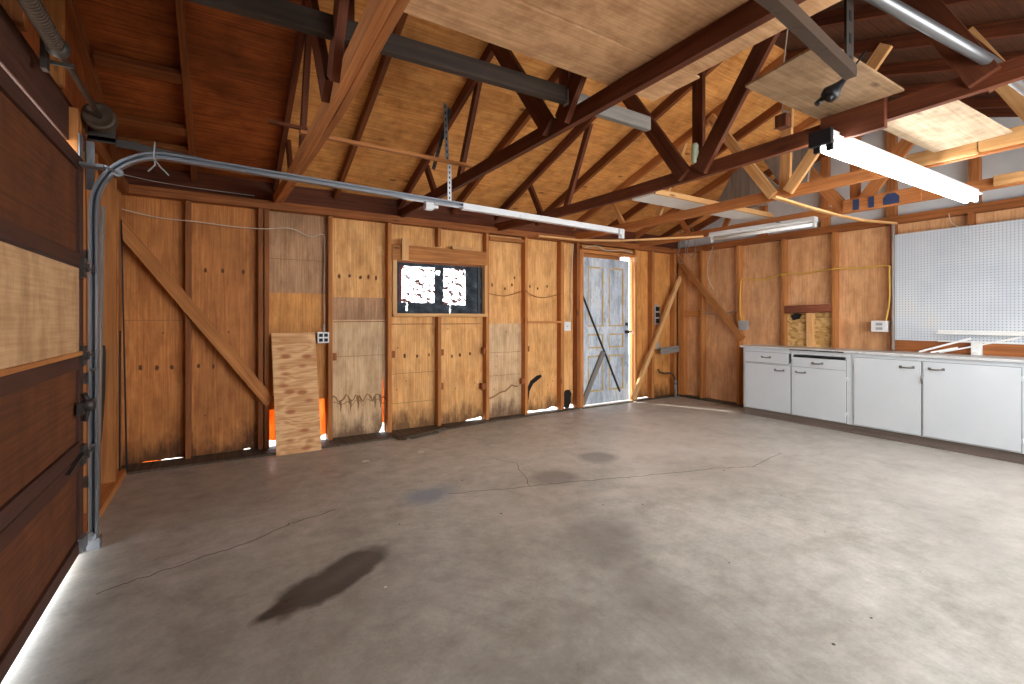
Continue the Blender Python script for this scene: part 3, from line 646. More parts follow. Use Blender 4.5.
def rafter_g(x, wd=.04, g=None, sides=(1, -1)):
    g = g or G()
    for s_ in sides:
        ye = WA + .3 if s_ > 0 else YS - .3
        a = Vector((x, ye, (Z0R + (YR - ye) * PITCH if s_ > 0 else Z0R + (ye - YS) * PITCH) + .045)); b = Vector((x, RIDGE, zr(RIDGE) + .045))
        g.bar(a, b, wd, .086, (0, 0, 1))
    return g
for x in (-.70, -.2, .97, 2.24, 3.42, 4.6, 5.75, 6.1): build('rafter', rafter_g(x, sides=(1,)), 'rafter', ce, .003); build('rafter', rafter_g(x, sides=(-1,)), 'truss', ce, .003)  # south rafters use the darker truss lumber to paint in that slope's shade
def roofblock(x0, x1, y, m='rafter'): build('blocking', G().bar((x0, y, zr(y) + .03), (x1, y, zr(y) + .03), .09, .04, (0, PITCH, 1)), m, ce, .003)
roofblock(-.66, -.22, 3.78); roofblock(-.66, -.22, 4.30); roofblock(-.66, -.22, 4.55, 'stud_dark')

# trusses
def truss(x, zc, label, m='truss', cw=.11, dyb=0, joint=RIDGE, zend=2.29, extra=None, mw=None, chord_m=None, yend=WA - .02):
    t = thing('roof_truss', label, 'truss', (x, RIDGE, zc), 'wooden roof trusses across the garage')
    n = 8; g = G(); ps = []
    for i in range(n + 1):
        y = yend + (YS + .02 - yend) * i / n; s_ = 1 - ((y - RIDGE) / 2.85) ** 2
        ps.append(Vector((x, y, zend + (zc - zend) * max(0, s_) + .044)))
    prof = [(-.044, -.019), (-.044, .019), (.044, .019), (.044, -.019)]
    # one sawn member with a slight sag
    b = len(g.v); run = 0; o = random.uniform(0, 30)
    for p in ps:
        for (a, c) in prof: g.v.append(p + Vector((c, 0, a)))
    for i in range(n):
        u0, u1 = ps[i].y + o, ps[i + 1].y + o
        for q in range(4):
            q2 = (q + 1) % 4; g.face([b + i * 4 + q, b + i * 4 + q2, b + i * 4 + 4 + q2, b + i * 4 + 4 + q], [(u0, q * .09), (u0, q * .09 + .08), (u1, q * .09 + .08), (u1, q * .09)])
    g.face([b, b + 1, b + 2, b + 3], [(0, 0)] * 4); g.face([b + n * 4 + q for q in (3, 2, 1, 0)], [(0, 0)] * 4)
    build('bottom_chord', g, chord_m or m, t)
    def zch(y): return zend + (zc - zend) * max(0, 1 - ((y - RIDGE) / 2.85) ** 2) + .05
    build('rafter', rafter_g(x, sides=(1,)), m, t, .003); build('rafter', rafter_g(x, sides=(-1,)), 'truss', t, .003)  # south rafter darker too, for the same painted shade
    for (yt, yb, wd, dx) in [(2.80, joint + .06, cw, -.036), (1.40, joint - .06, cw, -.036), (RIDGE, joint, .085, .038), (3.15 + dyb, 3.52 + dyb, .06, .036), (4.22, 3.98, .06, .036), (1.0, .63, .11, -.036)]:
        build('web', G().bar((x + dx, yb, zch(yb)), (x + dx, yt, zr(yt) + .04), .036, wd, (1, 0, 0)) if False else
              G().bar((x + dx, yb, zch(yb) - .01), (x + dx, yt, zr(yt) + .03), wd, .036, (1, 0, 0)), mw or m, t, .003)
    return t, zch
T1, z1f = truss(.43, 2.17, 'doubled truss nearest the garage door, with reddish-brown lower chord', chord_m='truss_mid')
build('sister_chord', G().bar((.472, 4.85, 2.335), (.472, 2.3, 2.215), .036, .086).bar((.472, 2.3, 2.215), (.472, -.4, 2.26), .036, .086), 'truss_mid', T1, .003)
T2, z2f = truss(1.63, 2.27, 'second truss from the garage door, where the dark beam ends')
T3, z3f = truss(2.82, 2.19, dyb=.09, label='dark middle truss with a splice plate above the lit lamp end', zend=2.27)
build('splice_plate', G().box(2.765, 2.80, .98, 1.27, 2.16, 2.35), 'truss', T3, .003)
build('web', G().bar((2.90, .60, 2.25), (2.90, 1.0, 2.92), .10, .036, (1, 0, 0)), 'truss', T3, .003)
T4, z4f = truss(4.02, 2.225, cw=.085, label='truss with pale new web boards meeting in a V', m='truss_mid', mw='stud_new', zend=2.26, joint=2.14)
build('sister_chord', G().box(3.955, 3.995, .93, 1.28, 2.235, 2.33), 'stud_new', T4, .006)
build('sister_chord', G().box(3.955, 3.995, .1, .925, 2.245, 2.345), 'stud_new', T4, .006)
T5, z5f = truss(5.22, 2.245, 'truss farthest from the garage door, in front of the pale gable', m='truss_mid', zend=2.26)
build('sister_chord', G().box(5.155, 5.195, .2, 1.12, 2.26, 2.34), 'stud_new', T5, .006)

# ---------------------------------------------------------------- garage door (door 1)
gd = thing('door_1', 'brown sectional garage door with one pale bare panel', 'door', (-.6, 2, 0), kind='structure')
Y0, Y1 = .66, 3.20
secs = [(.045, .53), (.535, 1.03), (1.035, 1.475), (1.48, 2.03)]
for i, (a, b) in enumerate(secs):
    g = G()
    g.box(-.635, -.60, Y0, Y1, a, a + .065).box(-.635, -.60, Y0, Y1, b - .065, b)
    for y in (Y0, Y1 - .075): g.box(-.634, -.601, y, y + .075, a + .065, b - .065)
    sc_ = build('door_section', g, 'door_rail', gd, .003)
    for (p, q) in ((Y0 + .075, Y1 - .075),):
        if i == 2: continue
        build('door_panel', G().box(-.625, -.615, p, q, a + .065, b - .065), 'door_panel', sc_)
    if i == 2:
        build('door_panel', G().box(-.612, -.598, Y0 + .01, Y1 - .11, a + .02, b - .01), 'door_pale', sc_, label='pale bare plywood panel')
        build('moulding', G().box(-.598, -.588, Y0, Y1 - .03, a + .0, a + .02), 'stud', sc_)
for z in (.53, 1.03, 1.475):
    build('hinge', G().box(-.60, -.585, 3.12, 3.18, z - .05, z + .05).tube([(-.58, 3.11, z), (-.58, 3.19, z)], .008).box(-.60, -.57, 3.14, 3.165, z - .02, z + .02), 'steel_dark', gd)
    build('roller', G().tube([(-.578, 3.15, z), (-.578, 3.26, z)], .006).lathe([(.018, -.01), (.022, 0), (.018, .01)], (-.578, 3.262, z), 'y', 14), 'steel_dark', gd)
build('door_latch', G().box(-.60, -.58, 3.06, 3.15, .74, .80).tube([(-.585, 3.13, .70), (-.57, 3.15, .78), (-.585, 3.13, .84)], .012).lathe([(.025, -.03), (.03, 0), (.025, .03)], (-.57, 3.14, .78), 'z', 12), 'steel_dark', gd)
build('bottom_bracket', G().box(-.605, -.585, 3.10, 3.20, .05, .12).lathe([(.02, -.012), (.026, 0), (.02, .012)], (-.578, 3.25, .07), 'y', 14), 'galv', gd)
build('hardware_strap', G().bar((-.592, 3.12, .545), (-.592, 2.86, .51), .006, .025, (1, 0, 0)), 'steel_dark', gd)

# tracks
def cprof(w_=.03, h=.026, t=.003): return [(-w_, -h), (-w_, h), (w_, h), (w_, -h), (w_ - .012, -h), (w_ - .012, -h + t), (w_ - t, -h + t), (w_ - t, h - t), (-w_ + t, h - t), (-w_ + t, -h + t), (-w_ + .012, -h + t), (-w_ + .012, -h)]
def track(y, x_end, side, xj=None, z0_=None, sl_=.022):
    pts = [(-.572, y, .06), (-.572, y, 1.0), (-.572, y, 1.80)]
    R_ = .30
    for i in range(1, 13):
        a = math.radians(i * 7.5 - 0); pts.append((-.572 + R_ * (1 - math.cos(a)), y, 1.80 + R_ * math.sin(a) + .03 * i / 12))
    zs = z0_ or 2.13
    def zt(x): return zs - sl_ * (x + .27)
    pts += [(x, y, zt(x)) for x in ((.3), (xj or x_end))]
    return pts, zt
tk = thing('garage_door_track', 'galvanised curved door track running along the window wall', 'track', (-.572, 3.27, 0))
pts, zt = track(3.27, 3.2, 1, 1.62)
build('curved_rail', G().sweep(pts, cprof(.019, .020), (0, 1, 0)), 'galv', tk)
build('extension_rail', G().bar((1.58, 3.27, zt(1.6) - .005), (3.28, 3.27, zt(3.28)), .045, .05), 'galv_white', tk, .003, label='whiter extension rail')
build('end_bracket', G().box(3.22, 3.285, 3.235, 3.25, zt(3.28) - .07, zt(3.28) + .02).lathe([(.02, -.01), (.024, 0), (.02, .01)], (3.25, 3.23, zt(3.28) - .05), 'y', 12), 'galv_white', tk)
def perforated(p0, p1, wd, m, parent, name='hanger_strap', n=9):
    p0, p1 = Vector(p0), Vector(p1); g = G(); d = p1 - p0; L_ = d.length
    g.bar(p0, p1, wd, .003, (0, 1, 0))
    g.bar(p0 + Vector((0, .015, 0)) + Vector((wd / 2, 0, 0)), p1 + Vector((0, .015, 0)) + Vector((wd / 2, 0, 0)), .003, .03, (0, 1, 0))
    for i in range(n):
        c = p0 + d * ((i + .5) / n); g.obox(c - Vector((0, .002, 0)), (d.normalized(), Vector((1, 0, 0)), Vector((0, 1, 0))), (L_ / n * .45, wd * .3, .002), 1)
    return build(name, g, [m, 'slot'], parent)
perforated((1.47, 3.26, zt(1.47) + .02), (1.47, 3.26, 2.42), .03, 'galv_white', tk, n=8)
perforated((1.47, 3.30, 2.42), (1.45, 3.30, 2.86), .03, 'galv', tk)
perforated((1.38, 3.36, 2.36), (1.52, 3.36, 2.86), .028, 'steel_dark', tk)
build('hanger_bracket', G().box(1.28, 1.34, 3.25, 3.30, zt(1.3) - .07, zt(1.3) - .02).box(1.335, 1.38, 3.26, 3.29, zt(1.3) - .055, zt(1.3) - .035), 'galv_white', tk)
for z in (.35, .9, 1.55): build('wall_bracket', G().box(-.625, -.56, 3.29, 3.305, z - .03, z + .03), 'galv', tk)
build('flag_bracket', G().box(-.615, -.61, 3.17, 3.24, 2.02, 2.16).box(-.61, -.575, 3.296, 3.30, 1.9, 2.16), 'galv', tk)
build('top_roller', G().tube([(-.50, 3.10, 1.99), (-.47, 3.26, 2.0)], .006).box(-.59, -.50, 3.05, 3.12, 1.97, 1.985).lathe([(.02, -.01), (.024, 0), (.02, .01)], (-.47, 3.25, 2.0), 'y', 12), 'galv', tk)
build('foot_plate', G().box(-.60, -.545, 3.245, 3.30, 0, .06), 'galv', tk)
for z in (.95, .78, .55): build('track_bolt', G().lathe([(.001, -.035), (.012, -.033), (.012, -.026)], (-.572, 3.27, z), 'y', 8), 'steel_dark', tk)

t2 = thing('garage_door_track', 'brown-grey door track end hanging from a perforated angle at upper right', 'track', (-.572, .70, 0))
pts, zt2 = track(.83, 2.08, -1, None, 2.13, .0)
zt2 = lambda x: 2.17
pts = [(p[0], .70, p[2] + .04 * max(0, (p[2] - 1.8) / .33)) for p in pts[:-2]] + [(.3, .715, 2.17), (1.404, .769, 2.17), (2.07, .842, 2.17)]
build('curved_rail', G().sweep(pts, cprof(.022, .02), (0, -1, 0)), 'steel_brown', t2)
perforated((2.02, .825, 2.15), (2.02, .825, 3.0), .055, 'steel_dark', t2, n=10)
build('foot_plate', G().box(-.60, -.545, .67, .73, 0, .06), 'galv', t2)

# torsion shaft with spring and drum
ts = thing('torsion_spring_shaft', 'rusty torsion spring shaft with cable drum above the garage door', 'torsion spring', (-.55, 2, 2.29))
build('shaft', G().tube([(-.55, .60, 2.29), (-.55, 3.38, 2.29)], .013, 10), 'steel_brown', ts)
g = G(); hp = []
for i in range(0, 62 * 10): a = i / 10 * 2 * math.pi; hp.append((-.55 + .026 * math.cos(a), 1.32 + 1.17 * i / 620, 2.29 + .026 * math.sin(a)))
build('spring', G().tube([(-.55, 1.3, 2.29), (-.55, 2.5, 2.29)], .026, 14).tube(hp, .006, 5), 'steel_brown', ts)
build('winding_cone', G().lathe([(.02, 2.49), (.036, 2.50), (.04, 2.52), (.026, 2.56), (.016, 2.58)], (-.55, 0, 2.29), 'y', 16).box(-.62, -.60, 2.60, 2.64, 2.23, 2.36).box(-.60, -.52, 2.615, 2.625, 2.26, 2.275), 'steel_dark', ts)
build('cable_drum', G().lathe([(.02, 3.36), (.035, 3.35), (.052, 3.34), (.066, 3.33), (.069, 3.31), (.060, 3.305), (.060, 3.27), (.070, 3.265), (.070, 3.25), (.055, 3.248), (.045, 3.26), (.02, 3.26)], (-.55, 0, 2.29), 'y', 28), 'steel_brown', ts)
build('lift_cable', G().tube([(-.612, 3.29, 2.28), (-.602, 3.27, 1.6), (-.59, 3.22, .1)], .0022, 6), 'steel_dark', ts)
build('end_bearing_plate', G().box(-.62, -.40, 3.385, 3.39, 2.19, 2.22).box(-.62, -.50, 3.385, 3.39, 2.2, 2.34).bar((-.5, 3.388, 2.2), (-.1, 3.388, 2.17), .004, .04, (0, 0, 1)), 'steel_dark', ts)

# ---------------------------------------------------------------- things lying on and hung from the trusses
g = G().bar((-.15, 1.95, 2.36), (1.56, 1.975, 2.412), .038, .085)
tag(build('storage_beam', g, 'dark_wood', bevel=.003), 'long dark beam lying across the first two trusses at their centre', 'beam')
tag(build('short_plank', G().bar((1.57, 1.98, 2.405), (2.22, 1.985, 2.405), .04, .082, (0, 0, 1)), 'grey_wood', bevel=.004), 'short grey-white board end sticking out past the second truss', 'board')
sh = 'plywood sheets laid on the trusses'; SEAM = 1.42
def slab(name, pts, z, th, m, label, cat='plywood sheet', grp=None, dz=0):
    o = build(name, G().prism(pts, 'z', z, z + th, 0, 'h'), m, bevel=.002); o.location.z += dz; return tag(o, label, cat, grp)
slab('plywood_sheet', [(.41, SEAM), (1.94, SEAM), (1.94, 1.70), (.41, 1.70)], 2.365, .012, 'sheet', 'tan plywood sheet on the chords whose edge runs beside the dark beam', grp=sh)
slab('plywood_sheet', [(.41, .0), (1.90, .0), (1.90, SEAM - .005), (.41, SEAM - .005)], 2.365, .012, 'sheet', 'tan plywood sheet at top of photo, right of the sheet seam', grp=sh)
slab('plywood_sheet', [(2.0, .90), (2.76, .90), (2.76, 1.28), (2.08, 1.28)], 2.30, .012, 'sheet_grey', 'greyish plywood sheet beyond the hanging black socket', grp=sh)
slab('plywood_sheet', [(2.92, .80), (3.86, .76), (3.9, 1.12), (2.92, 1.14)], 2.285, .012, 'sheet_pale', 'pale brightly lit plywood sheet over the glowing fluorescent lamp', grp=sh)
g = G().box(3.35, 5.28, 2.93, 3.20, 2.352, 2.372)
wbd = build('shelf_board', g, ['white_paint']); tag(wbd, 'long white shelf board lying across the far trusses', 'board')
build('edge_strip', G().box(3.35, 5.28, 2.912, 2.93, 2.35, 2.40), 'stud_new', wbd, label='bare pale wood edge')
wbd2 = wbd
tag(build('metal_pipe', G().tube([(1.50, .86, 2.475), (2.80, .615, 2.318), (4.15, .60, 2.36)], .024, 16), 'galv'), 'smooth round pipe lying over the trusses at upper right', 'pipe')
def lath(p0, p1, wd, th, m, name, label, cat='board'): return tag(build(name, G().bar(p0, p1, wd, th), m, bevel=.002), label, cat)
lath((.40, 3.05, 2.335), (1.68, 3.25, 2.40), .035, .022, 'truss_mid', 'wood_lath', 'thin lath bridging the first and second trusses above the track')
lath((.24, 3.2, 2.42), (.46, 3.16, 2.40), .03, .02, 'truss', 'wood_lath', 'short dark lath poking out left of the first truss')
bl = G(); P_ = [(3.3, 4.70, 2.225), (3.9, 4.62, 2.215), (4.3, 4.30, 2.20), (4.7, 3.9, 2.205), (5.0, 3.62, 2.215)]
for i in range(4): bl.bar(P_[i], Vector(P_[i + 1]) + (Vector(P_[i + 1]) - Vector(P_[i])) * .02, .05, .02)
tag(build('warped_board', bl, 'stud_new'), 'thin warped golden board hanging under the far trusses above door', 'board')
bl = G(); P_ = [(3.85, 2.12, 2.215), (4.4, 2.125, 2.20), (4.9, 2.12, 2.19), (5.4, 2.10, 2.19), (6.05, 2.05, 2.22)]
for i in range(4): bl.bar(P_[i], Vector(P_[i + 1]) + (Vector(P_[i + 1]) - Vector(P_[i])) * .02, .035, .018)
tag(build('bowed_lath', bl, 'stud_new'), 'thin bowed lath from the V webs to the right wall', 'board')
tag(build('weathered_board', G().prism([(3.40, 2.50), (3.16, 2.86), (2.96, 2.93), (2.62, 2.55), (2.78, 2.42), (3.2, 2.44)], 'x', 4.9, 4.93), 'batt', bevel=.003), 'large grey weathered panel propped behind the white shelf board', 'panel')
tag(build('weathered_board', G().prism([(2.9, 3.0), (2.6, 3.08), (2.36, 2.92), (2.42, 2.58), (2.6, 2.48)], 'x', 5.0, 5.03), 'batt', bevel=.003), 'smaller grey weathered panel behind the pale V webs', 'panel')
g = G().box(5.135, 5.154, 1.56, 2.16, 2.235, 2.365, 0)
for (a, b, c, d) in ((2.02, 2.07, 2.25, 2.35), (1.90, 1.945, 2.25, 2.35)): g.box(5.130, 5.135, a, b, c, d, 1)
g.prism([(1.83, 2.25), (1.83, 2.31), (1.80, 2.345), (1.74, 2.345), (1.71, 2.31), (1.71, 2.25)], 'x', 5.130, 5.135, 1)
tag(build('stencilled_board', g, ['truss_mid', 'blue_ink'], bevel=.001), 'orange-brown board with dark blue stencilled shapes on the farthest truss', 'board')

# fluorescent fixtures
def fixture(name, p0, p1, lit, label, ntube, strap=True):
    p0, p1 = Vector(p0), Vector(p1); d = (p1 - p0).normalized(); s_ = Vector((-d.y, d.x, 0)); mid = (p0 + p1) / 2
    f = thing(name, label, 'light fixture', tuple(mid))
    g = G(); L_ = (p1 - p0).length
    ax = (d, s_, Vector((0, 0, 1)))
    g.obox(mid + Vector((0, 0, .025)), ax, (L_, .085, .05))
    wing = .02
    for q in (-1, 1):
        side = (s_ * q * .8 + Vector((0, 0, .6 * -1))).normalized() if False else s_ * q
        g.obox(mid + s_ * q * (.055 + wing / 2 - .01) + Vector((0, 0, .012)), (d, (s_ * q + Vector((0, 0, .35))).normalized(), (Vector((0, 0, 1)) - s_ * q * .35).normalized()), (L_, wing, .004))
    build('housing', g, 'white_enamel', f, .002)
    for q in ((-1, 1) if ntube == 2 else (0,)):
        a = p0 + d * .03 + s_ * q * .026 - Vector((0, 0, .026)); b = p1 - d * .03 + s_ * q * .026 - Vector((0, 0, .026))
        build('tube', G().tube([a, b], .019, 12), 'tube' if lit else 'tube_off', f)
    for e in (p0 + d * .012, p1 - d * .012):
        for q in ((-1, 1) if ntube == 2 else (0,)):
            build('lamp_socket', G().obox(e + s_ * q * .03 - Vector((0, 0, .028)), ax, (.024, .034, .055)), 'black' if lit else 'plastic_white', f, .004)
    return f
lf = fixture('fluorescent_lamp', (2.68, 1.22, 2.15), (4.98, 1.20, 2.165), True, 'glowing two-tube fluorescent fixture under the trusses', 2)
build('end_cap', G().box(2.645, 2.675, 1.165, 1.275, 2.12, 2.20), 'black', lf, .004)
f2 = fixture('fluorescent_lamp', (5.02, 3.52, 2.195), (5.10, 2.38, 2.195), False, 'unlit white fluorescent fixture hung beside the farthest truss near the back corner', 1)

for y in (3.2, 2.7): build('mounting_bracket', G().box(5.0, 5.24, y, y + .03, 2.232, 2.246), 'galv', f2)
# hanging socket, pull string, loops and wires
hs = thing('hanging_light_socket', 'black cone socket hanging on a short cord by the track end', 'light socket', (2.2, .95, 2.2))
build('cord', G().tube([(2.25, .86, 2.32), (2.22, .93, 2.215)], .004, 6), 'black', hs)
build('socket_body', G().tube([(2.225, .925, 2.225), (2.21, .945, 2.20), (2.19, .965, 2.17), (2.18, .975, 2.155)], [.008, .018, .036, .03], 12), 'black', hs)
build('prong', G().tube([(2.19, 1.0, 2.16), (2.175, 1.015, 2.14)], .011, 8), 'black', hs); build('prong', G().tube([(2.17, .95, 2.155), (2.155, .96, 2.135)], .011, 8), 'black', hs)
pc = thing('pull_cord', 'thin pale pull cord with a small brown block on its end', 'cord', (2.6, 1.37, 2.3))
build('string', G().tube([(2.6, 1.365, 3.05), (2.61, 1.36, 2.8), (2.585, 1.375, 2.55), (2.60, 1.38, 2.33)], .004, 6), 'white_cable', pc)
build('wood_block', G().box(2.57, 2.63, 1.35, 1.41, 2.255, 2.325), 'truss', pc, .003)
build('hook', G().tube([(2.6, 1.40, 2.33), (2.6, 1.37, 2.345), (2.6, 1.35, 2.33)], .004, 6), 'galv_white', pc)
def cable(name, pts, r, m, label, smooth=True, cat='cable', group=None):
    P = [Vector(p) for p in pts]; out = []
    if smooth and len(P) > 2:
        for i in range(len(P) - 1):
            a, b, c, d = P[max(i - 1, 0)], P[i], P[i + 1], P[min(i + 2, len(P) - 1)]
            for q in range(6):
                t = q / 6; out.append(.5 * ((2 * b) + (c - a) * t + (2 * a - 5 * b + 4 * c - d) * t * t + (3 * b - a - 3 * c + d) * t ** 3))
        out.append(P[-1])
    else: out = P
    return tag(build(name, G().tube(out, r, 6), m), label, cat, group)
yc = SF - .008
cable('wall_cable', [(-.72, yc, 2.10), (-.45, yc, 2.05), (-.2, yc, 2.045), (.1, yc, 2.03), (.33, yc, 2.035), (.55, yc, 2.06), (.72, yc, 2.00), (.84, yc, 2.03), (.865, WA - .04, 1.9), (.86, WA - .04, 1.5), (.865, WA - .04, 1.10)], .0045, 'white_cable', 'thin pale cable along the top of left studs down to four-way outlet')
cable('wall_cable', [(2.70, WA - .012, 1.52), (2.95, WA - .02, 1.49), (3.19, yc, 1.56), (3.24, yc, 1.53), (3.5, WA - .02, 1.48), (3.78, yc, 1.54)], .0045, 'stud_dark', 'brown cable sagging between the studs right of the window')
cable('wall_cable', [(3.96, yc, 2.2), (3.99, WA - .03, 1.9), (3.97, WA - .03, 1.6), (3.98, WA - .03, 1.35), (3.90, SF - .01, 1.17)], .006, 'white_cable', 'pale cable dropping beside the weathered door to the small box')
cable('loose_wires', [(4.15, yc, 2.17), (4.35, yc - .01, 2.205), (4.55, yc, 2.16), (4.8, yc - .01, 2.18), (5.05, yc, 2.165)], .006, 'white_cable', 'loose wires over the top of the weathered door')
cable('yellow_cable', [(6.045, 3.77, 1.14), (6.045, 3.79, 1.3), (6.04, 3.77, 1.72), (6.03, 3.7, 1.735), (6.08, 3.45, 1.73), (6.045, 3.22, 1.775), (6.08, 2.95, 1.77), (6.045, 2.64, 1.79), (6.08, 2.35, 1.78), (6.05, 2.12, 1.78), (6.045, 2.10, 1.70), (6.045, 2.10, 1.4), (6.05, 2.14, 1.16)], .009, 'yellow', 'yellow cable running across right wall between the two outlets')
cable('grey_cable', [(6.08, 4.42, 1.3), (6.12, 4.2, 1.275), (6.12, 4.0, 1.30), (6.05, 3.84, 1.315)], .006, 'grey_cable', 'short grey cable behind the long diagonal brace in the corner')
g = G()
for (y, zb2, zt_) in ((4.52, 2.02, 2.30), (4.36, 2.10, 2.28)):
    lp = [(5.77, y + .07 * math.cos(a), (zb2 + .12) + .12 * math.sin(a)) for a in [math.radians(t) for t in range(150, 391, 20)]]
    g.tube([(5.77, y - .0, zr(y) + .02)] + lp + [(5.77, y + .02, zr(y) + .02)], .005, 6)
tag(build('cable_coil', g, 'grey_cable'), 'grey cable hanging in loops from the corner of the ceiling', 'cable')
cable('cable_drop', [(6.045, 4.20, 2.26), (5.98, 4.24, 2.0), (5.95, 4.22, 1.8), (6.0, 4.16, 1.62)], .005, 'white_cable', 'pale cable hanging down the stud beside the corner brace')
g = G().tube([(-.3, 3.12, 2.16), (-.305, 3.12, 2.08), (-.30, 3.13, 2.04), (-.33, 3.13, 2.0)], .004, 6).tube([(-.3, 3.12, 2.06), (-.27, 3.11, 2.02), (-.24, 3.10, 1.985)], .004, 6)
tag(build('dangling_wires', g, 'grey_cable'), 'two split wire ends dangling below the curved track', 'cable')
cable('safety_cable', [(-.6, 3.40, 2.05), (-.4, 4.2, 2.2), (-.1, 4.6, 2.28), (.25, 4.75, 2.31)], .003, 'grey_cable', 'thin grey wire slanting from the track curve to the wall top')
g = G().lathe([(.018, 0), (.024, .01), (.022, .03), (.026, .045), (.022, .06), (.026, .08), (.022, .1), (.024, .125), (.016, .14)], (2.775, 2.07, 2.285), 'z', 14)
M['pale_green'] = paint('glazed_green', 'c3cdb0', .35, 'e8e2c8', scale=20)
tag(build('ceramic_insulator', g, 'pale_green'), 'pale green ribbed ceramic insulator at dark middle truss joint', 'insulator')

# ---------------------------------------------------------------- braces and loose boards by the walls
lath((-.72, SF - .022, 2.02), (.40, SF - .022, .47), .09, .04, 'stud', 'diagonal_brace', 'long diagonal brace across the two left bays of back wall', 'brace')
o = bpy.data.objects['diagonal_brace']
bpy.data.objects.remove(o)
def brace(p0, p1, wd, th, nrm, m, label):
    return tag(build('diagonal_brace', G().bar(p0, p1, wd, th, nrm), m, bevel=.003), label, 'brace', 'diagonal wall braces')
brace((-.73, SF - .023, 2.02), (.385, SF - .023, .44), .10, .04, (0, 1, 0), 'stud', 'diagonal brace across the two dark bays left of window')
brace((6.035, 4.86, 2.20), (6.035, 3.74, .93), .085, .04, (1, 0, 0), 'stud', 'diagonal brace from back corner down to the cabinet end')
brace((5.02, SF - .05, .05), (6.05, SF - .05, 1.86), .07, .04, (0, 1, 0), 'stud_new', 'pale diagonal brace between weathered door foot and corner')
lp = G(); base = Vector((.60, 4.60, .0)); top = Vector((.575, 4.80, 1.08))
up = (top - base).normalized(); sx = Vector((1, 0, 0)); nn = sx.cross(up).normalized()
lp.obox((base + top) / 2, (sx, up, nn), (.375, (top - base).length, .012))
tag(build('plywood_offcut', lp, 'loose', bevel=.002), 'knotty plywood offcut leaning below the four-way outlet', 'plywood sheet')
tag(build('short_board', G().bar((5.60, SF - .05, .72), (6.02, SF - .05, .745), .022, .10), 'grey_wood', bevel=.004), 'short dark weathered board nailed low across the back corner', 'board')
tag(build('leaning_rod', G().tube([(-.675, 4.79, 2.0), (-.62, 4.64, .022)], .006, 6), 'black_rubber'), 'taller thin black rod leaning in the left corner', 'rod', 'thin rods in the left corner')
tag(build('leaning_rod', G().tube([(-.675, 4.74, 1.12), (-.66, 4.62, .0)], .006, 6), 'black_rubber'), 'shorter thin black rod leaning in the left corner', 'rod', 'thin rods in the left corner')
tag(build('hanging_strip', G().prism([(4.10, .30), (4.14, .60), (4.16, .98), (4.20, 1.03), (4.27, 1.03), (4.31, .98), (4.29, .70), (4.18, .40)], 'x', -.70, -.69), 'black_rubber', bevel=.002), 'black tapered strip hanging on the wall behind the track', 'strip')
tag(build('leaning_board', G().bar((-.66, 3.85, .05), (-.66, 4.02, 1.95), .05, .02, (1, 0, 0)), 'grey_wood', bevel=.003), 'weathered board standing on the wall plate behind the track', 'board')
g = G().bar((1.50, 4.58, .012), (2.05, 4.70, .03), .07, .018).bar((1.62, 4.53, .01), (1.95, 4.62, .012), .03, .014).bar((1.49, 4.68, .03), (1.56, 4.52, .01), .04, .015)
tag(build('wood_debris', g, 'sill', bevel=.002), 'splintered strips of wood on floor below the window', 'debris')
cp = thing('conduit_pipe', 'bent rusty conduit rising from floor in the back corner', 'pipe', (5.93, 4.76, 0))
P_ = [(5.55, 4.78, .46), (5.57, 4.77, .41), (5.66, 4.76, .385), (5.78, 4.755, .385), (5.86, 4.75, .35), (5.90, 4.75, .27), (5.91, 4.75, .02)]
build('pipe', G().tube(P_, .014, 10), 'steel_brown', cp)
build('coupling', G().tube([(5.903, 4.75, .28), (5.906, 4.75, .20)], .022, 10), 'galv', cp)
build('lower_pipe', G().tube([(5.906, 4.75, .2), (5.912, 4.75, .0)], .021, 10), 'grey_wood', cp)

# electrical boxes
def ebox(name, c, nrm, wd, h, dp, m, label, kind):
    t = thing(name, label, 'electrical box', c); c = Vector(c); nrm = Vector(nrm); s_ = Vector((nrm.y, -nrm.x, 0)); up = Vector((0, 0, 1))
    build('box_body', G().obox(c + nrm * dp / 2, (s_, up, nrm), (wd, h, dp)), m, t, .004)
    if kind == 4:
        for a in (-1, 1):
            for b in (-1, 1):
                build('receptacle', G().obox(c + nrm * (dp + .002) + s_ * a * wd * .22 + up * b * h * .22, (s_, up, nrm), (wd * .32, h * .3, .006)), 'slot', t, .002)
    elif kind == 2:
        for b in (-1, 1): build('receptacle', G().obox(c + nrm * (dp + .002) + up * b * h * .2, (s_, up, nrm), (wd * .4, h * .24, .006)), 'box_grey', t, .002)
    elif kind == 1:
        build('switch', G().obox(c + nrm * (dp + .006), (s_, up, nrm), (.012, .025, .016)), 'plastic_white', t, .002)
    return t
e = ebox('outlet_box', (.84, SF + .02, 1.03), (0, -1, 0), .105, .105, .045, 'plastic_white', 'white four-way outlet on the stud above leaning plywood', 4)
build('cable_clamp', G().tube([(.845, SF - .0, 1.08), (.85, SF, 1.16)], .008, 8), 'galv_white', e)
ebox('switch_box', (3.885, WA - .02, 1.11), (0, -1, 0), .11, .12, .05, 'plastic_white', 'small white switch box left of the weathered door', 1)
e = ebox('outlet_box', (5.61, WA, .80), (0, -1, 0), .11, .11, .07, 'box_grey', 'grey metal box just above the short dark board', 0)
e = ebox('outlet_box', (6.055, 3.73, 1.12), (-1, 0, 0), .12, .13, .05, 'box_grey', 'round-cornered grey outlet above the left end of cabinets', 2)
build('cable_clamp', G().tube([(6.03, 3.75, 1.18), (6.03, 3.76, 1.24)], .009, 8).tube([(6.03, 3.71, 1.18), (6.03, 3.73, 1.26)], .007, 8), 'yellow', e)
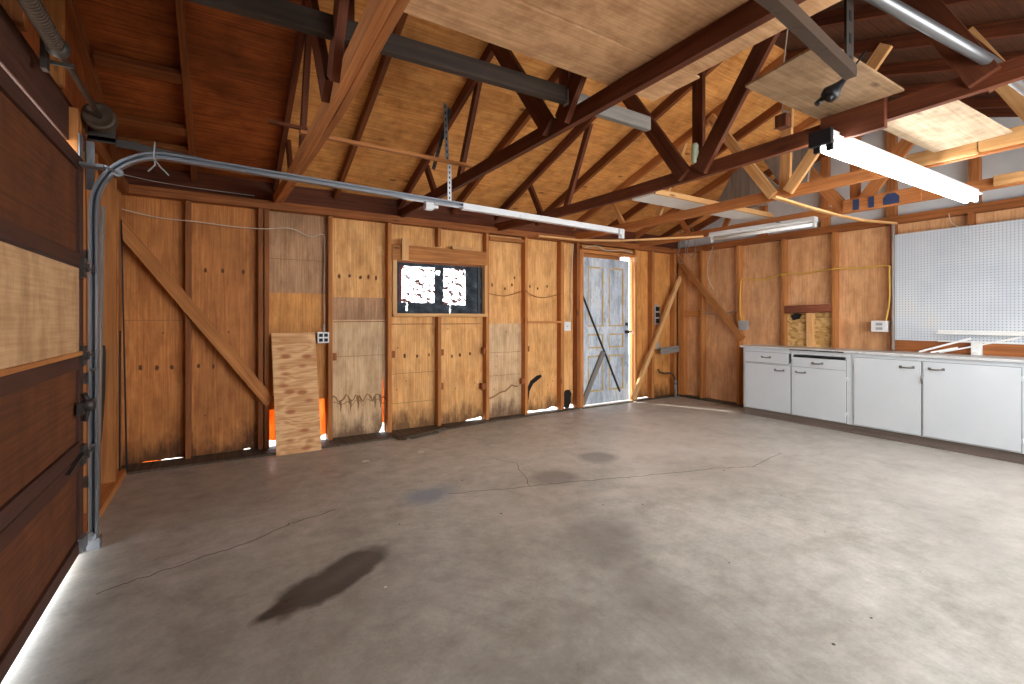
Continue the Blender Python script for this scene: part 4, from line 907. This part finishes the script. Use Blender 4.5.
ebox('outlet_box', (6.15, 2.19, 1.13), (-1, 0, 0), .15, .12, .11, 'plastic_white', 'white outlet box on the wall left of pegboard', 2)
sw = thing('breaker_panel', 'narrow black switch panel on the stud between door and corner', 'electrical panel', (5.60, WA - .03, 1.28))
build('panel_body', G().box(5.565, 5.66, WA - .07, WA - .0, 1.12, 1.42), 'box_grey', sw, .003)
for z in (1.18, 1.27, 1.36): build('breaker', G().box(5.58, 5.645, WA - .09, WA - .07, z - .035, z + .03), 'slot', sw, .003)
lk = thing('latch_plate', 'small dark latch and worn plate right of weathered door', 'latch', (5.2, WA, 1.2))
build('plate', G().box(5.165, 5.215, WA - .012, WA, 1.10, 1.16), 'steel_dark', lk); build('patch', G().box(5.13, 5.20, WA - .006, WA, 1.30, 1.42), 'box_grey', lk)
build('bolt', G().tube([(5.19, WA - .03, 1.13), (5.19, WA, 1.13)], .01, 8), 'steel_dark', lk)

# ---------------------------------------------------------------- base cabinets, worktop, pegboard
CF = 5.66; CB = 6.055
def pull(y, z, parent):
    g = G().tube([(CF - .018, y - .05, z), (CF - .038, y - .042, z - .004), (CF - .042, y, z - .006), (CF - .038, y + .042, z - .004), (CF - .018, y + .05, z)], .007, 8)
    g.box(CF - .022, CF - .017, y - .06, y - .038, z - .012, z + .012).box(CF - .022, CF - .017, y + .038, y + .06, z - .012, z + .012)
    return build('pull_handle', g, 'chrome', parent)
def front(name, y0, y1, z0, z1, parent, py=None, pz=None, hy=None):
    o = build(name, G().box(CF - .018, CF - .003, y0, y1, z0, z1).box(CF - .0029, CF - .0004, y0 - .005, y1 + .005, z0 - .006, z1 + .004, 1), ['white', 'gap_shade'], parent, 0)
    if py: pull(py, pz, o)
    if hy is not None:
        for z in (z0 + .09, z1 - .09): build('hinge', G().tube([(CF - .006, hy, z - .025), (CF - .006, hy, z + .025)], .006, 6).box(CF - .004, CF, hy - .014, hy + .014, z - .02, z + .02), 'white', o)
    return o
def carcass(y0, y1, stiles, rails_, parent):
    g = G().box(CF + .02, CB, y0, y0 + .016, .09, .84).box(CF + .02, CB, y1 - .016, y1, .09, .84).box(CF + .02, CB, y0, y1, .09, .105).box(CB - .01, CB, y0, y1, .09, .84)
    for (a, b) in stiles: g.box(CF, CF + .02, a, b, .09, .845)
    for (a, b) in rails_: g.box(CF + .001, CF + .019, y0, y1, a, b)
    build('cabinet_body', g, 'white', parent, .002)
    build('toe_kick', G().box(CF + .03, CF + .045, y0, y1, 0, .09).box(CF + .005, CF + .03, y0, y1, .0, .012), 'toekick', parent)
c1 = thing('base_cabinet', 'white base cabinet with two drawers over two doors', 'cabinet', (5.85, 2.9, 0), 'white base cabinets along right wall')
carcass(2.30, 3.50, [(3.45, 3.50), (2.885, 2.915), (2.30, 2.35)], [(.09, .11), (.64, .69), (.80, .845)], c1)
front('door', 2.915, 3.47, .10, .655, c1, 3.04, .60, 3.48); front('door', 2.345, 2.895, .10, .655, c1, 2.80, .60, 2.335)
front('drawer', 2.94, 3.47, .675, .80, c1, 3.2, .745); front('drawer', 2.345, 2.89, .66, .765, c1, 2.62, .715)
build('drawer_gap', G().box(CF - .002, CF - .0005, 2.36, 2.885, .770, .786), 'slot', c1)
c2 = thing('base_cabinet', 'white base cabinet with two large doors below the pegboard', 'cabinet', (5.85, 1.68, 0), 'white base cabinets along right wall')
carcass(1.0, 2.298, [(2.25, 2.298), (1.69, 1.72), (1.0, 1.07)], [(.09, .12), (.80, .845)], c2)
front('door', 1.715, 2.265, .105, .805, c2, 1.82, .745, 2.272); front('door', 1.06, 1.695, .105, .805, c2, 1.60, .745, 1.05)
build('latch', G().tube([(CF - .03, 1.703, .60), (CF - .028, 1.708, .64), (CF - .03, 1.70, .68)], .006, 6), 'chrome', c2)
g = G().box(CF - .03, 6.055, .92, 3.53, .846, .872, 0).box(6.056, 6.15, 2.66, 3.53, .846, .868, 0)
wt = build('worktop', g, 'counter', bevel=.004); tag(wt, 'long white painted worktop over the two base cabinets', 'worktop')
build('slot', G().box(CF - .031, CF - .030, 2.36, 2.92, .846, .858), 'slot', wt)
pgb = thing('pegboard', 'large white pegboard fixed on right wall above worktop', 'pegboard', (6.05, 1.4, 1))
g = G().prism([(.55, .99), (2.05, .99), (2.05, 2.10), (.55, 2.10)], 'x', 6.044, 6.052); build('board', g, 'peg', pgb)
build('edge_strip', G().box(6.03, 6.055, 2.055, 2.075, .88, 2.22), 'grey_wood', pgb, .003)
build('rail', G().box(5.99, 6.04, .55, 1.70, 1.06, 1.078).box(6.03, 6.043, .55, 1.70, 1.079, 1.10), 'white_paint', pgb, .003)
build('post', G().box(5.99, 6.04, 1.38, 1.45, .872, 1.0), 'white_paint', pgb, .003)
build('lower_rail', G().box(6.03, 6.044, .55, 1.7, .985, 1.0), 'white_paint', pgb)
sl = 'white slats on the worktop'
tag(build('white_slat', G().bar((5.88, 1.80, .885), (5.96, 1.44, 1.03), .04, .018), 'white_paint', bevel=.002), 'wide white slat leaning from worktop to pegboard rail', 'slat', sl)
tag(build('white_slat', G().bar((5.84, 1.70, .885), (5.91, 1.52, .94), .03, .016), 'white_paint', bevel=.002), 'short white slat between the two long leaning slats', 'slat', sl)
tag(build('white_slat', G().bar((5.92, 1.66, .882), (5.97, 1.12, 1.05), .022, .014), 'white_paint', bevel=.002), 'narrow white slat reaching farthest right along pegboard rail', 'slat', sl)
cable('pegboard_wire', [(6.04, 1.62, 2.24), (6.035, 1.60, 2.15), (6.03, 1.55, 2.10)], .004, 'white_cable', 'short pale wire end above the pegboard top edge')
for o in C.objects:
    if '_org' in o: del o['_org']
